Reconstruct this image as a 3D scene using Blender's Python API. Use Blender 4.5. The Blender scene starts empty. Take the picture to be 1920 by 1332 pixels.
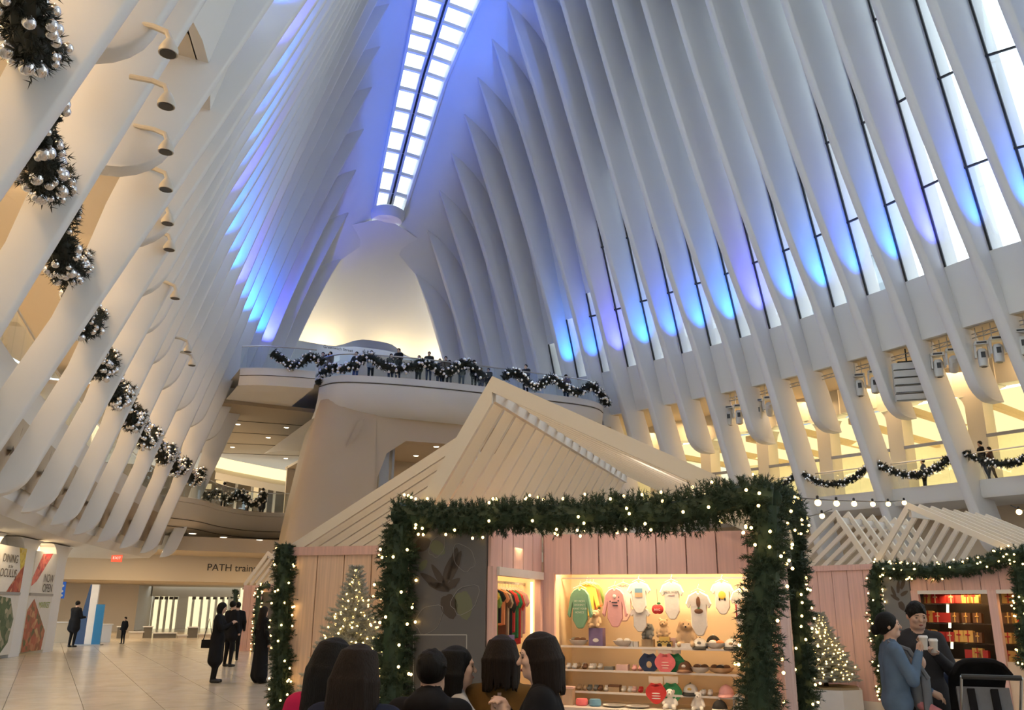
import bpy, math, random
import numpy as np
from mathutils import Vector, Matrix, Euler

random.seed(7)
rng = np.random.default_rng(7)
S = bpy.context.scene
COL = S.collection

# ------------------------------------------------------------------ camera
FPX, PITCH, ROLL, YAW, EYE = 1600.0, math.radians(16.5), math.radians(0.5), math.radians(27.5), 1.7
_fw = Vector((math.sin(YAW) * math.cos(PITCH), math.cos(YAW) * math.cos(PITCH), math.sin(PITCH)))
_rt = Vector((math.cos(YAW), -math.sin(YAW), 0.0))
_up = _rt.cross(_fw)
_r = math.cos(ROLL) * _rt + math.sin(ROLL) * _up
_u = -math.sin(ROLL) * _rt + math.cos(ROLL) * _up
cam_data = bpy.data.cameras.new('camera')
cam_data.lens = FPX / 1920.0 * 36.0
cam_data.sensor_width = 36.0
cam_data.clip_end = 600.0
cam = bpy.data.objects.new('camera', cam_data)
COL.objects.link(cam)
cam.matrix_world = Matrix(((_r.x, _u.x, -_fw.x, 0.0), (_r.y, _u.y, -_fw.y, 0.0), (_r.z, _u.z, -_fw.z, EYE), (0, 0, 0, 1)))
S.camera = cam

# ------------------------------------------------------------------ sky, exposure
W = bpy.data.worlds.new('overcast_sky')
S.world = W
W.use_nodes = True
bg = W.node_tree.nodes['Background']
bg.inputs['Color'].default_value = (0.82, 0.94, 1.0, 1)
bg.inputs['Strength'].default_value = 2.8
S.view_settings.view_transform = 'Standard'
S.view_settings.look = 'None'
S.view_settings.gamma = 1.0
S.view_settings.use_curve_mapping = False
S.view_settings.exposure = 0.16
S.cycles.max_bounces = 5
S.cycles.use_adaptive_sampling = True
S.cycles.adaptive_threshold = 0.12
S.cycles.adaptive_min_samples = 16
S.cycles.diffuse_bounces = 3
S.cycles.glossy_bounces = 2
S.cycles.transmission_bounces = 6
S.cycles.transparent_max_bounces = 9
S.cycles.sample_clamp_indirect = 4.0
S.cycles.use_denoising = True
S.cycles.caustics_reflective = False
S.cycles.caustics_refractive = False

# ------------------------------------------------------------------ placing helpers: a photo pixel on a plane of the hall
def ray(x, y):
    return _fw + (x - 960.0) / FPX * _r + (666.0 - y) / FPX * _u
def atz(x, y, z):
    d = ray(x, y); t = (z - EYE) / d.z
    return Vector((d.x * t, d.y * t, z))
def aty(x, y, Y):
    d = ray(x, y); t = Y / d.y
    return Vector((d.x * t, Y, EYE + d.z * t))
def atf(x, y, fwd):
    'point on the pixel ray at a horizontal distance fwd ahead of the camera'
    d = ray(x, y); t = fwd / (d.x * math.sin(YAW) + d.y * math.cos(YAW))
    return Vector((d.x * t, d.y * t, EYE + d.z * t))
def rf(right, fwd, z=0.0):
    'camera-aligned floor plan to hall coordinates'
    return Vector((right * math.cos(YAW) + fwd * math.sin(YAW), -right * math.sin(YAW) + fwd * math.cos(YAW), z))

# ------------------------------------------------------------------ materials
MATS = {}
def _nodes(name):
    m = bpy.data.materials.new(name); m.use_nodes = True
    nt = m.node_tree
    return m, nt, nt.nodes['Principled BSDF']
def mat(name, col, rough=0.6, metal=0.0, vary=0.06, scale=6.0, bump=0.0, emit=None, es=1.0, spec=0.5):
    if name in MATS: return MATS[name]
    m, nt, b = _nodes(name)
    b.inputs['Roughness'].default_value = rough
    b.inputs['Metallic'].default_value = metal
    b.inputs['Specular IOR Level'].default_value = spec
    tc = nt.nodes.new('ShaderNodeTexCoord')
    nz = nt.nodes.new('ShaderNodeTexNoise'); nz.inputs['Scale'].default_value = scale; nz.inputs['Detail'].default_value = 4
    nt.links.new(tc.outputs['Object'], nz.inputs['Vector'])
    mx = nt.nodes.new('ShaderNodeMix'); mx.data_type = 'RGBA'
    lo = [max(0, c * (1 - vary)) for c in col]; hi = [min(1, c * (1 + vary)) for c in col]
    mx.inputs[6].default_value = (*lo, 1); mx.inputs[7].default_value = (*hi, 1)
    nt.links.new(nz.outputs['Fac'], mx.inputs[0])
    nt.links.new(mx.outputs[2], b.inputs['Base Color'])
    if bump:
        bp = nt.nodes.new('ShaderNodeBump'); bp.inputs['Strength'].default_value = bump; bp.inputs['Distance'].default_value = 0.01
        nt.links.new(nz.outputs['Fac'], bp.inputs['Height']); nt.links.new(bp.outputs['Normal'], b.inputs['Normal'])
    if emit is not None:
        b.inputs['Emission Color'].default_value = (*emit, 1); b.inputs['Emission Strength'].default_value = es
    MATS[name] = m
    return m
def glow(name, col, strength):
    if name in MATS: return MATS[name]
    m = bpy.data.materials.new(name); m.use_nodes = True
    nt = m.node_tree; nt.nodes.clear()
    e = nt.nodes.new('ShaderNodeEmission'); o = nt.nodes.new('ShaderNodeOutputMaterial')
    e.inputs['Color'].default_value = (*col, 1); e.inputs['Strength'].default_value = strength
    nt.links.new(e.outputs[0], o.inputs[0]); MATS[name] = m
    return m
def glass(name, tint=(1, 1, 1), refl=0.06):
    if name in MATS: return MATS[name]
    m = bpy.data.materials.new(name); m.use_nodes = True
    nt = m.node_tree; nt.nodes.clear()
    t = nt.nodes.new('ShaderNodeBsdfTransparent'); g = nt.nodes.new('ShaderNodeBsdfGlossy')
    mx = nt.nodes.new('ShaderNodeMixShader'); o = nt.nodes.new('ShaderNodeOutputMaterial')
    t.inputs['Color'].default_value = (*tint, 1); g.inputs['Roughness'].default_value = 0.02
    lw = nt.nodes.new('ShaderNodeLayerWeight'); lw.inputs['Blend'].default_value = 0.25
    mt = nt.nodes.new('ShaderNodeMath'); mt.operation = 'MULTIPLY_ADD'; mt.inputs[1].default_value = 0.35; mt.inputs[2].default_value = refl
    nt.links.new(lw.outputs['Facing'], mt.inputs[0]); nt.links.new(mt.outputs[0], mx.inputs[0])
    nt.links.new(t.outputs[0], mx.inputs[1]); nt.links.new(g.outputs[0], mx.inputs[2]); nt.links.new(mx.outputs[0], o.inputs[0])
    MATS[name] = m
    return m

WHITE = mat('white_rib_paint', (0.76, 0.76, 0.76), 0.55, vary=0.03, scale=0.6)
PLASTER = mat('white_plaster', (0.74, 0.73, 0.71), 0.7, vary=0.04, scale=0.5)
BLACK = mat('black_metal', (0.015, 0.015, 0.017), 0.45)
STEEL = mat('brushed_steel', (0.5, 0.5, 0.5), 0.3, 1.0)
GREYM = mat('grey_metal', (0.33, 0.33, 0.34), 0.45, 0.5)
PANE = glass('window_glass', (0.97, 0.99, 1.0), 0.03)
RAILGLASS = glass('rail_glass', (0.90, 0.94, 0.95), 0.02)
DARK = mat('dark_recess', (0.05, 0.04, 0.035), 0.7)
ORN = mat('silver_bauble', (0.82, 0.82, 0.83), 0.16, 0.9, vary=0.02)
NEEDLE = mat('pine_needles', (0.026, 0.055, 0.028), 0.6, vary=0.5, scale=9)
NEEDLE2 = mat('dark_pine_needles', (0.010, 0.016, 0.011), 0.6, vary=0.5, scale=9)
FROST = mat('frosted_needles', (0.44, 0.46, 0.41), 0.7, vary=0.45, scale=14)
BULB = glow('fairy_bulb', (1.0, 0.62, 0.20), 11.0)

# ------------------------------------------------------------------ mesh building
class MB:
    def __init__(self): self.v = []; self.f = []; self.m = []
    def add(self, verts, faces, mi=0):
        n = len(self.v); self.v.extend([tuple(p) for p in verts]); self.f.extend([tuple(i + n for i in f) for f in faces]); self.m.extend([mi] * len(faces)); return self
    def box(self, c, s, rz=0.0, mi=0, tilt=None):
        hx, hy, hz = s[0] / 2, s[1] / 2, s[2] / 2
        P = [Vector((x, y, z)) for z in (-hz, hz) for x, y in ((-hx, -hy), (hx, -hy), (hx, hy), (-hx, hy))]
        R = Matrix.Rotation(rz, 3, 'Z')
        if tilt is not None: R = R @ tilt
        c = Vector(c)
        return self.add([R @ p + c for p in P], [(3, 2, 1, 0), (4, 5, 6, 7), (0, 1, 5, 4), (1, 2, 6, 5), (2, 3, 7, 6), (3, 0, 4, 7)], mi)
    def beam(self, a, b, w, h, up=(0, 0, 1), mi=0):
        'rectangular bar from a to b, w across, h along up'
        a, b = Vector(a), Vector(b); d = (b - a).normalized(); up = Vector(up)
        s = d.cross(up)
        if s.length < 1e-5: s = d.cross(Vector((1, 0, 0)))
        s.normalize(); t = s.cross(d).normalized()
        P = [p + s * x + t * y for p in (a, b) for x, y in ((-w / 2, -h / 2), (w / 2, -h / 2), (w / 2, h / 2), (-w / 2, h / 2))]
        return self.add(P, [(0, 1, 2, 3), (7, 6, 5, 4), (0, 4, 5, 1), (1, 5, 6, 2), (2, 6, 7, 3), (3, 7, 4, 0)], mi)
    def tube(self, pts, r, n=8, cap=True, mi=0):
        pts = [Vector(p) for p in pts]; k = len(pts)
        rr = r if isinstance(r, (list, tuple)) else [r] * k
        V = []; prev = None
        for i, p in enumerate(pts):
            d = (pts[min(i + 1, k - 1)] - pts[max(i - 1, 0)]).normalized()
            ref = prev if prev is not None else (Vector((0, 0, 1)) if abs(d.z) < 0.9 else Vector((1, 0, 0)))
            s = (ref - d * ref.dot(d)).normalized(); prev = s; t = d.cross(s)
            V += [p + (s * math.cos(2 * math.pi * j / n) + t * math.sin(2 * math.pi * j / n)) * rr[i] for j in range(n)]
        F = [(i * n + j, i * n + (j + 1) % n, (i + 1) * n + (j + 1) % n, (i + 1) * n + j) for i in range(k - 1) for j in range(n)]
        if cap: F += [tuple(range(n))[::-1], tuple((k - 1) * n + j for j in range(n))]
        return self.add(V, F, mi)
    def lathe(self, c, prof, n=16, mi=0, axis=None):
        'prof = [(r, z)] around a vertical axis at c'
        R = axis.to_3x3() if axis is not None else Matrix.Identity(3)
        c = Vector(c); V = []
        for r, z in prof: V += [R @ Vector((r * math.cos(2 * math.pi * j / n), r * math.sin(2 * math.pi * j / n), z)) + c for j in range(n)]
        k = len(prof)
        F = [(i * n + j, i * n + (j + 1) % n, (i + 1) * n + (j + 1) % n, (i + 1) * n + j) for i in range(k - 1) for j in range(n)]
        F += [tuple(range(n))[::-1], tuple((k - 1) * n + j for j in range(n))]
        return self.add(V, F, mi)
    def ell(self, c, r, n=10, m=6, R=None, mi=0):
        c = Vector(c); rx, ry, rz = r if isinstance(r, (tuple, list)) else (r, r, r)
        V = []
        for i in range(m + 1):
            th = math.pi * i / m
            for j in range(n):
                p = Vector((rx * math.sin(th) * math.cos(2 * math.pi * j / n), ry * math.sin(th) * math.sin(2 * math.pi * j / n), rz * math.cos(th)))
                V.append((R @ p if R is not None else p) + c)
        F = [(i * n + j, (i + 1) * n + j, (i + 1) * n + (j + 1) % n, i * n + (j + 1) % n) for i in range(m) for j in range(n)]
        return self.add(V, F, mi)
    def prism(self, poly, a, b, mi=0):
        'polygon given as points p (Vectors); swept from p+a to p+b'
        n = len(poly); a, b = Vector(a), Vector(b)
        V = [Vector(p) + a for p in poly] + [Vector(p) + b for p in poly]
        F = [tuple(range(n))[::-1], tuple(range(n, 2 * n))] + [(i, (i + 1) % n, n + (i + 1) % n, n + i) for i in range(n)]
        return self.add(V, F, mi)
    def grid(self, rows, mi=0, close=False):
        n = len(rows[0]); V = [p for r in rows for p in r]
        F = []
        for i in range(len(rows) - 1):
            for j in range(n if close else n - 1):
                F.append((i * n + j, i * n + (j + 1) % n, (i + 1) * n + (j + 1) % n, (i + 1) * n + j))
        return self.add(V, F, mi)
    def mesh(self, name, smooth=True, ang=35, origin=None):
        me = bpy.data.meshes.new(name)
        vs = self.v if origin is None else [(p[0] - origin[0], p[1] - origin[1], p[2] - origin[2]) for p in self.v]
        me.from_pydata(vs, [], self.f); me.update()
        if any(self.m): me.polygons.foreach_set('material_index', self.m)
        if smooth:
            me.polygons.foreach_set('use_smooth', [True] * len(me.polygons))
            me.set_sharp_from_angle(angle=math.radians(ang))
        return me
    def build(self, name, mats, parent=None, smooth=True, ang=35, origin=None, **kw):
        me = self.mesh(name, smooth, ang, origin)
        for m in (mats if isinstance(mats, (list, tuple)) else [mats]): me.materials.append(m)
        return link(name, me, parent, origin, **kw)

def link(name, data, parent=None, loc=None, rz=0.0, label=None, cat=None, group=None, kind=None):
    o = bpy.data.objects.new(name, data); COL.objects.link(o)
    if loc is not None: o.location = loc
    o.rotation_euler = (0, 0, rz)
    if parent is not None: o.parent = parent
    if label: o['label'] = label
    if cat: o['category'] = cat
    if group: o['group'] = group
    if kind: o['kind'] = kind
    return o
def empty(name, loc=(0, 0, 0), rz=0.0, **kw): return link(name, None, None, loc, rz, **kw)
def place(o, loc, rz=0.0): o.location = loc; o.rotation_euler = (0, 0, rz); return o
def share(name, src, parent=None, loc=None, rz=0.0, **kw): return link(name, src.data, parent, loc, rz, **kw)
def lamp(name, kind, loc, energy, col, parent=None, aim=None, **kw):
    d = bpy.data.lights.new(name, kind); d.energy = energy; d.color = col
    for k, v in kw.items(): setattr(d, k, v)
    o = bpy.data.objects.new(name, d); COL.objects.link(o); o.location = loc
    if aim is not None: o.rotation_euler = (Vector(aim) - Vector(loc)).to_track_quat('-Z', 'Y').to_euler()
    if parent is not None: o.parent = parent
    return o
def lerp(a, b, t): return a + (b - a) * t
def table(xs, ys):
    xs = np.array(xs, float); ys = np.array(ys, float)
    return lambda x: float(np.interp(x, xs, ys))
# ================================================================== THE HALL
XC = 16.0                       # hall axis (Y runs along it)
SILL = 14.8
MEZZ = 6.8
RIBY = [49.5, 48.0, 46.5, 45.0, 43.4, 41.8, 40.1, 38.4, 36.6, 34.8, 33.0, 31.2, 29.4, 27.6, 25.7, 23.9, 22.0, 20.2, 18.3, 16.5,
        14.6, 12.8, 10.9, 9.1, 7.3, 5.5, 3.7, 1.9, 0.1, -1.7, -3.5, -5.3, -7.1, -8.9, -10.7]
def is_long(k): return k >= 2 and k % 2 == 0
DI = table([-12, 14.6, 16, 18.3, 22, 27.6, 31.2, 34.8, 38.4, 40.1, 41.8, 43.4, 45, 46.5, 48, 49.5, 52], [14.4, 14.2, 13.4, 12.9, 12.8, 12.55, 12.1, 11.25, 10.2, 9.75, 9.2, 8.5, 7.9, 7.1, 6.25, 5.4, 4.0])
WS = table([-12, 14.6, 16, 18.3, 22, 27.6, 31.2, 34.8, 38.4, 43.4, 49.5, 52], [15.0, 14.8, 14.1, 13.75, 13.75, 13.5, 13.05, 12.2, 11.2, 9.4, 6.3, 4.8])
GG = table([-12, 5, 9, 12.6, 16.4, 19.9, 23.6, 27.4, 31, 34.6, 38, 41.5, 45.1, 49.5, 54], [17.0, 17.2, 17.1, 17.0, 16.65, 16.25, 15.75, 15.1, 14.4, 13.7, 12.7, 11.7, 10.4, 8.6, 6.5])
DT = table([-12, 10, 25, 38.7, 49.5], [4.8, 4.8, 4.2, 3.4, 2.5])
def ZT(Y): return 50.7 * math.sqrt(max(0.0, 1 - (Y / 55.4) ** 2))
SKZ = table([-14, 0, 10, 20, 30, 39.4, 43, 46.1, 48.5], [49.4, 50.2, 49.4, 46.9, 42.6, 36.2, 32.9, 28.9, 25.7])
SKW = table([-14, 20, 39.0, 42.6, 45.7, 47.2, 48.6], [2.6, 2.6, 1.92, 1.43, 1.2, 1.05, 0.9])

def shell_curve(Y, n=14):
    'points (d, z) from the sill up to the rib tip'
    zt, dt, ws = ZT(Y), DT(Y), WS(Y)
    zj = zt - 0.35 * (zt - SILL)
    jd = ws - 0.217 * (zj - SILL)
    # control point: mullion line from the joint, shallow line from the tip
    d = jd
    for _ in range(20):
        z = zt - 0.6 * (d - dt); d = jd - 0.217 * (z - zj)
    P = [(ws - 0.217 * (z - SILL), z) for z in np.linspace(SILL, zj, n // 2, endpoint=False)]
    for t in np.linspace(0, 1, n - n // 2):
        P.append(((1 - t) ** 2 * jd + 2 * t * (1 - t) * d + t * t * dt, (1 - t) ** 2 * zj + 2 * t * (1 - t) * z + t * t * zt))
    return P
def shell_d(Y):
    P = shell_curve(Y, 30); zs = [p[1] for p in P]; ds = [p[0] for p in P]
    return lambda z: float(np.interp(z, zs, ds))
def inner_d(Y):
    'inner edge of the rib fin at height z'
    di, zt, dt = DI(Y), ZT(Y), DT(Y); g = GG(Y)
    L = zt - SILL; a = float(np.interp(Y, [27.6, 31.2, 34.8, 38.4], [0.42, 0.40, 0.32, 0.26])); c = (di - a * L - dt) / (L * L)
    lo = ([3.0, 3.95, SILL], [g + 1.2, g + 0.9, di])
    def f(z):
        if z >= SILL: return di - a * (z - SILL) - c * (z - SILL) ** 2
        return float(np.interp(z, *lo))
    return f
def glass_top(Y):
    return float(np.interp(Y, [-20, 30, 36, 38.4, 42, 43], [36, 31, 25, 19.5, 17.0, SILL]))

def rib_mesh(Y, long, sg):
    f, sd = inner_d(Y), shell_d(Y)
    zt = ZT(Y); zb = (3.95 if long else 9.6) if Y < 47.5 else 12.2
    r = 0.5 if long else 0.75
    zs = [zb + r * (1 - math.cos(a)) for a in np.linspace(0, math.pi / 2, 6)] + list(np.linspace(zb + r, SILL, 9)[1:]) + list(np.linspace(SILL, zt, 22)[1:])
    th = 0.2; c = 0.075
    rows = []
    for z in zs:
        i = f(z)
        if z < zb + r: i += r - math.sqrt(max(0, r * r - (r - (z - zb)) ** 2))
        if z >= SILL: o = max(sd(z) + 1.0 * min(1, (zt - z) / 3 + 0.1), i + 0.02)
        else: o = max(i + 0.1, lerp(f(z) + (1.3 if sg > 0 else 0.62 + 0.6 * max(0, min(1, (z - 7.5) / 3))), WS(Y) + 1.0, max(0, min(1, (z - 11.5) / (SILL - 11.5)))))
        cc = min(c, (o - i) * 0.3); w = th * (1.15 if z < SILL else 1.0) * min(1.0, 0.25 + (zt - z) / 4)
        rows.append([(o, -w), (i + cc, -w), (i + cc * 0.3, -w + cc * 0.5), (i, 0), (i + cc * 0.3, w - cc * 0.5), (i + cc, w), (o, w)])
    return zs, rows
wall = {1: None, -1: None}
for sg, nm in ((1, 'right'), (-1, 'left')):
    # shell: solid above the glass, glass panes below; one row of the mesh per rib bay
    mb = MB()
    fas = MB()
    bays = list(zip(RIBY[:-1], RIBY[1:]))
    for (ya, yb) in bays:
        ga, gb = glass_top(ya), glass_top(yb)
        g = max(ga, gb) if max(ga, gb) > SILL + 0.6 else SILL
        rows = []
        for Y in (ya, (ya + yb) / 2, yb):
            P = shell_curve(Y, 20); sd = shell_d(Y)
            P = [(sd(g), g)] + [p for p in P if p[1] > g + 0.05]
            zs = np.linspace(0, 1, 15)
            arc = np.linspace(0, 1, len(P))
            row = [(XC + sg * float(np.interp(t, arc, [p[0] for p in P])), Y, float(np.interp(t, arc, [p[1] for p in P]))) for t in zs]
            row += [(XC + sg * lerp(DT(Y), SKW(Y), t), Y, lerp(ZT(Y), SKZ(min(Y, 48.5)) - (0 if Y <= 48.5 else (Y - 48.5) * 1.4), t)) for t in (0.5, 1.0)]
            rows.append(row)
        mb.grid(rows)
        # fascia under the sill
        rows = []
        for Y in (ya, (ya + yb) / 2, yb):
            rows.append([(XC + sg * d, Y, z) for d, z in ((WS(Y) + 0.5, SILL), (WS(Y) - 0.05, SILL), (WS(Y) + 0.28, 13.3), (WS(Y) + 0.5, 12.35), (WS(Y) + 0.75, 12.35))])
        fas.grid(rows)
    w = mb.build('wall_' + nm, WHITE, kind='structure', label='white ribbed vault wall on the ' + nm + ' of the hall')
    fas.build('sill_band', PLASTER, w)
    wall[sg] = w
    for k, Y in enumerate(RIBY):
        if sg == 1 and Y < 8: continue
        if sg == -1 and Y < -5: continue
        zs, rows = rib_mesh(Y, is_long(k), sg)
        m = MB()
        m.grid([[(XC + sg * d, Y + y, z) for d, y in row] for z, row in zip(zs, rows)])
        m.add([(XC + sg * d, Y + y, zs[0]) for d, y in rows[0]], [tuple(range(7))])
        m.build('rib', WHITE, w, ang=60)
    # glazing
    for k in range(len(RIBY) - 1):
        Yf, Yn = RIBY[k], RIBY[k + 1]
        g = max(glass_top(Yf), glass_top(Yn))
        if g < SILL + 0.6 or (Yf < 12 and sg == -1 and Yf < -3): continue
        levels = [SILL] + [z for z in np.arange(SILL + 3.3, g - 0.4, 3.7)] + [g]
        for za, zb_ in zip(levels[:-1], levels[1:]):
            P = []
            for Y, z in ((Yf - 0.2, za), (Yn + 0.2, za), (Yn + 0.2, zb_), (Yf - 0.2, zb_)):
                P.append((XC + sg * (shell_d(Y)(z) + 0.02), Y, z))
            pm = MB(); n = (Vector(P[1]) - Vector(P[0])).cross(Vector(P[3]) - Vector(P[0])).normalized() * 0.012
            pm.prism([Vector(p) for p in P], -n, n)
            pm.build('window_pane', PANE, w, smooth=False)
        m = MB()
        Y = Yf - 0.26
        pts = [(XC + sg * (shell_d(Y)(z) - 0.02), Y, z) for z in np.linspace(SILL, g, 8)]
        for a, b in zip(pts[:-1], pts[1:]): m.beam(a, b, 0.06, 0.08, up=(0, 1, 0))
        m.build('mullion', BLACK, w, smooth=False)
        for z in levels[1:-1]:
            m = MB()
            m.beam((XC + sg * (shell_d(Yf)(z) - 0.02), Yf - 0.2, z), (XC + sg * (shell_d(Yn)(z) - 0.02), Yn + 0.2, z), 0.07, 0.08)
            m.build('transom', BLACK, w, smooth=False)

# ---- skylight along the spine
sky = empty('skylight', (0, 0, 0), kind='structure', label='long ridge skylight of two rows of panes', cat=None)
ys = list(np.arange(48.3, -12, -0.78))
seg = [y for y in ys]
def sk(Y, s, dz=0.0):
    Y = min(Y, 48.5)
    return Vector((XC + s * SKW(Y), Y, SKZ(Y) + dz))
m = MB(); m2 = MB(); m3 = MB()
for a, b in zip(seg[:-1], seg[1:]):
    m.beam(sk(a, 0, 0.22), sk(b, 0, 0.22), 0.44, 0.3); m2.beam(sk(a, 0, 0.03), sk(b, 0, 0.03), 0.12, 0.12)
    for s in (-1, 1):
        m3.beam(sk(a, s, 0.05), sk(b, s, 0.05), 0.16, 0.5)
m.build('spine_beam', WHITE, sky); m2.build('spine_slot', BLACK, sky); m3.build('curb', WHITE, sky)
nb = 0
for i, (a, b) in enumerate(zip(seg[:-1], seg[1:])):
    if a < 26: 
        continue
    for s in (-1, 1):
        m = MB()
        m.beam(sk(b, 0, 0.16), sk(b, s, 0.1), 0.2, 0.22); m.build('glazing_bar', WHITE, sky)
        pm = MB(); P = [sk(a, 0, 0.3), sk(b, 0, 0.3), sk(b, s, 0.22), sk(a, s, 0.22)]
        pm.prism(P, (0, 0, -0.012), (0, 0, 0.012)); pm.build('pane', PANE, sky, smooth=False)
pm = MB()
for a, b in zip(seg[:-1], seg[1:]):
    if a < 26:
        for s in (-1, 1): pm.beam(sk(b, 0, 0.16), sk(b, s, 0.1), 0.2, 0.22)
pm.build('glazing_bar_run', WHITE, sky, kind='stuff')
m = MB()
m.lathe(Vector((XC, 48.35, SKZ(48.4) - 0.05)), [(0.95, -0.28), (1.12, 0.0), (1.12, 0.35), (0.9, 0.5)], 20)
m.build('end_collar', WHITE, sky)

# ---- nose: the smooth shell that closes the vault over the far entrance
m = MB(); rows = []
P0, P1, P2, P3 = (48.45, 25.62), (50.0, 23.4), (52.7, 20.6), (53.7, 16.2)
for t in np.linspace(0, 1, 26):
    w0, w1, w2, w3 = (1 - t) ** 3, 3 * t * (1 - t) ** 2, 3 * t * t * (1 - t), t ** 3
    Yc = w0 * P0[0] + w1 * P1[0] + w2 * P2[0] + w3 * P3[0]; zc = w0 * P0[1] + w1 * P1[1] + w2 * P2[1] + w3 * P3[1]
    H = 2.75 + 3.9 * t ** 0.9; b_ = 0.5 * (1 - t) ** 1.3; a_ = 0.03 * t
    rows.append([(XC + H * u, Yc - a_ * (H * u) ** 2, zc - b_ * (math.sqrt((H * u) ** 2 + 0.5) - 0.7)) for u in np.linspace(-1, 1, 35)])
m.grid(rows)
nose = m.build('ceiling', WHITE, kind='structure', label='smooth white vault end above the far entrance')

# ---- floor with its tiles
fl = MB(); fl.box((14, 26, -0.06), (90, 110, 0.10))
m, nt, b = _nodes('pale_marble_tile')
MATS['marble'] = m
tc = nt.nodes.new('ShaderNodeTexCoord'); nz = nt.nodes.new('ShaderNodeTexNoise'); nz.inputs['Scale'].default_value = 1.3; nz.inputs['Detail'].default_value = 8; nz.inputs['Distortion'].default_value = 1.2
cr = nt.nodes.new('ShaderNodeValToRGB'); cr.color_ramp.elements[0].color = (0.50, 0.43, 0.34, 1); cr.color_ramp.elements[1].color = (0.62, 0.54, 0.44, 1)
cr.color_ramp.elements[0].position = 0.3; cr.color_ramp.elements[1].position = 0.7
oi = nt.nodes.new('ShaderNodeObjectInfo'); vm = nt.nodes.new('ShaderNodeVectorMath'); vm.operation = 'ADD'
nt.links.new(tc.outputs['Object'], vm.inputs[0]); nt.links.new(oi.outputs['Location'], vm.inputs[1])
nt.links.new(vm.outputs[0], nz.inputs['Vector']); nt.links.new(nz.outputs['Fac'], cr.inputs[0]); nt.links.new(cr.outputs[0], b.inputs['Base Color'])
b.inputs['Roughness'].default_value = 0.22
GROUT = mat('floor_joint', (0.42, 0.39, 0.36), 0.6)
floor = fl.build('floor', GROUT, kind='structure', label='pale polished stone floor')
tl = MB(); s = 0.595; zt_ = 0.0; zb_ = -0.02
tl.add([(-s, -s, zb_), (s, -s, zb_), (s, s, zb_), (-s, s, zb_), (-s, -s, zt_), (s, -s, zt_), (s, s, zt_), (-s, s, zt_)], [(4, 5, 6, 7), (0, 1, 5, 4), (1, 2, 6, 5), (2, 3, 7, 6), (3, 0, 4, 7)])
tme = tl.mesh('tile', False); tme.materials.append(MATS['marble'])
cnt = 0; rest = MB()
for iy in range(-8, 62):
    for ix in range(-8, 28):
        x, y = -1.0 + ix * 1.2, 6.4 + iy * 1.2
        fwd = x * math.sin(YAW) + y * math.cos(YAW); rt = x * math.cos(YAW) - y * math.sin(YAW)
        seen = 10 < fwd < 52 and -0.62 * fwd < rt < -0.22 * fwd and x > -3.5 and cnt < 299
        if seen: link('tile', tme, floor, (x, y, 0.012)); cnt += 1
        else: rest.add([(x + a, y + c, 0.012) for a, c in ((-s, -s), (s, -s), (s, s), (-s, s))], [(0, 1, 2, 3)])
rest.build('tile_field', MATS['marble'], floor, smooth=False, kind='stuff')
# ================================================================== MEZZANINES, END BALCONY, LOWER LEVEL
CREAM = mat('cream_plaster', (0.70, 0.63, 0.52), 0.75, vary=0.04, scale=0.4)
BEIGE = mat('beige_plaster', (0.60, 0.50, 0.37), 0.75, vary=0.05, scale=0.4)
SLOT = mat('dark_joint', (0.10, 0.08, 0.06), 0.7)
def strip(off, ys, sg, mb):
    'surface swept along the side of the hall through (offset, z) points'
    mb.grid([[(XC + sg * (GG(Y) + o), Y, z) for o, z in off] for Y in ys])
for sg, nm in ((1, 'right'), (-1, 'left')):
    ymax = 46.5
    ys = list(np.arange(-11, ymax, 1.2)) + [ymax]
    m = MB()
    if sg == 1: strip([(9.0, 6.0), (1.6, 6.0), (0.7, 6.08), (0.62, 6.2), (0.62, MEZZ), (9.0, MEZZ)], ys, sg, m)
    else: strip([(1.7, 4.2), (2.0, 3.9), (3.6, 3.8), (8.5, 3.8)], ys, sg, m)                    # soffit
    if sg == -1: strip([(1.7, 4.2), (1.6, 4.6), (1.45, 5.6), (1.25, 6.3), (1.25, MEZZ), (9.0, MEZZ)], ys, sg, m)   # edge and floor
    sl = m.build('floor_mezzanine_' + nm, PLASTER, kind='structure', label='white mezzanine floor slab along the ' + nm + ' side')
    m = MB()
    m.grid([[(XC + sg * (WS(Y) + o), Y, z) for o, z in ((0.7, 12.35), (4.5, 12.35), (9.5, 12.35))] for Y in ys])
    cl = m.build('ceiling_mezzanine_' + nm, CREAM if sg < 0 else BEIGE, kind='structure', label='cream ceiling over the ' + nm + ' mezzanine')
    if sg == -1:
        m = MB()
        strip([(8.0, MEZZ), (8.0, 12.35)], ys, sg, m)
        m.build('wall_mezzanine_' + nm, CREAM, kind='structure', label='cream back wall of the left mezzanine')
    # railing: glass and handrail
    m = MB(); hr = MB()
    pts = [(XC + sg * (GG(Y) + (0.72 if sg == 1 else 1.35)), Y, MEZZ + 1.12) for Y in np.arange(-3 if sg < 0 else 12, ymax, 1.0)]
    hr.tube(pts, 0.03, 6)
    for a, b in zip(pts[:-1], pts[1:]):
        m.beam((a[0], a[1], MEZZ + 0.52), (b[0], b[1], MEZZ + 0.52), 0.02, 1.02)
    rl = m.build('railing_glass', RAILGLASS, sl, smooth=False); hr.build('handrail', STEEL, sl)
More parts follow.
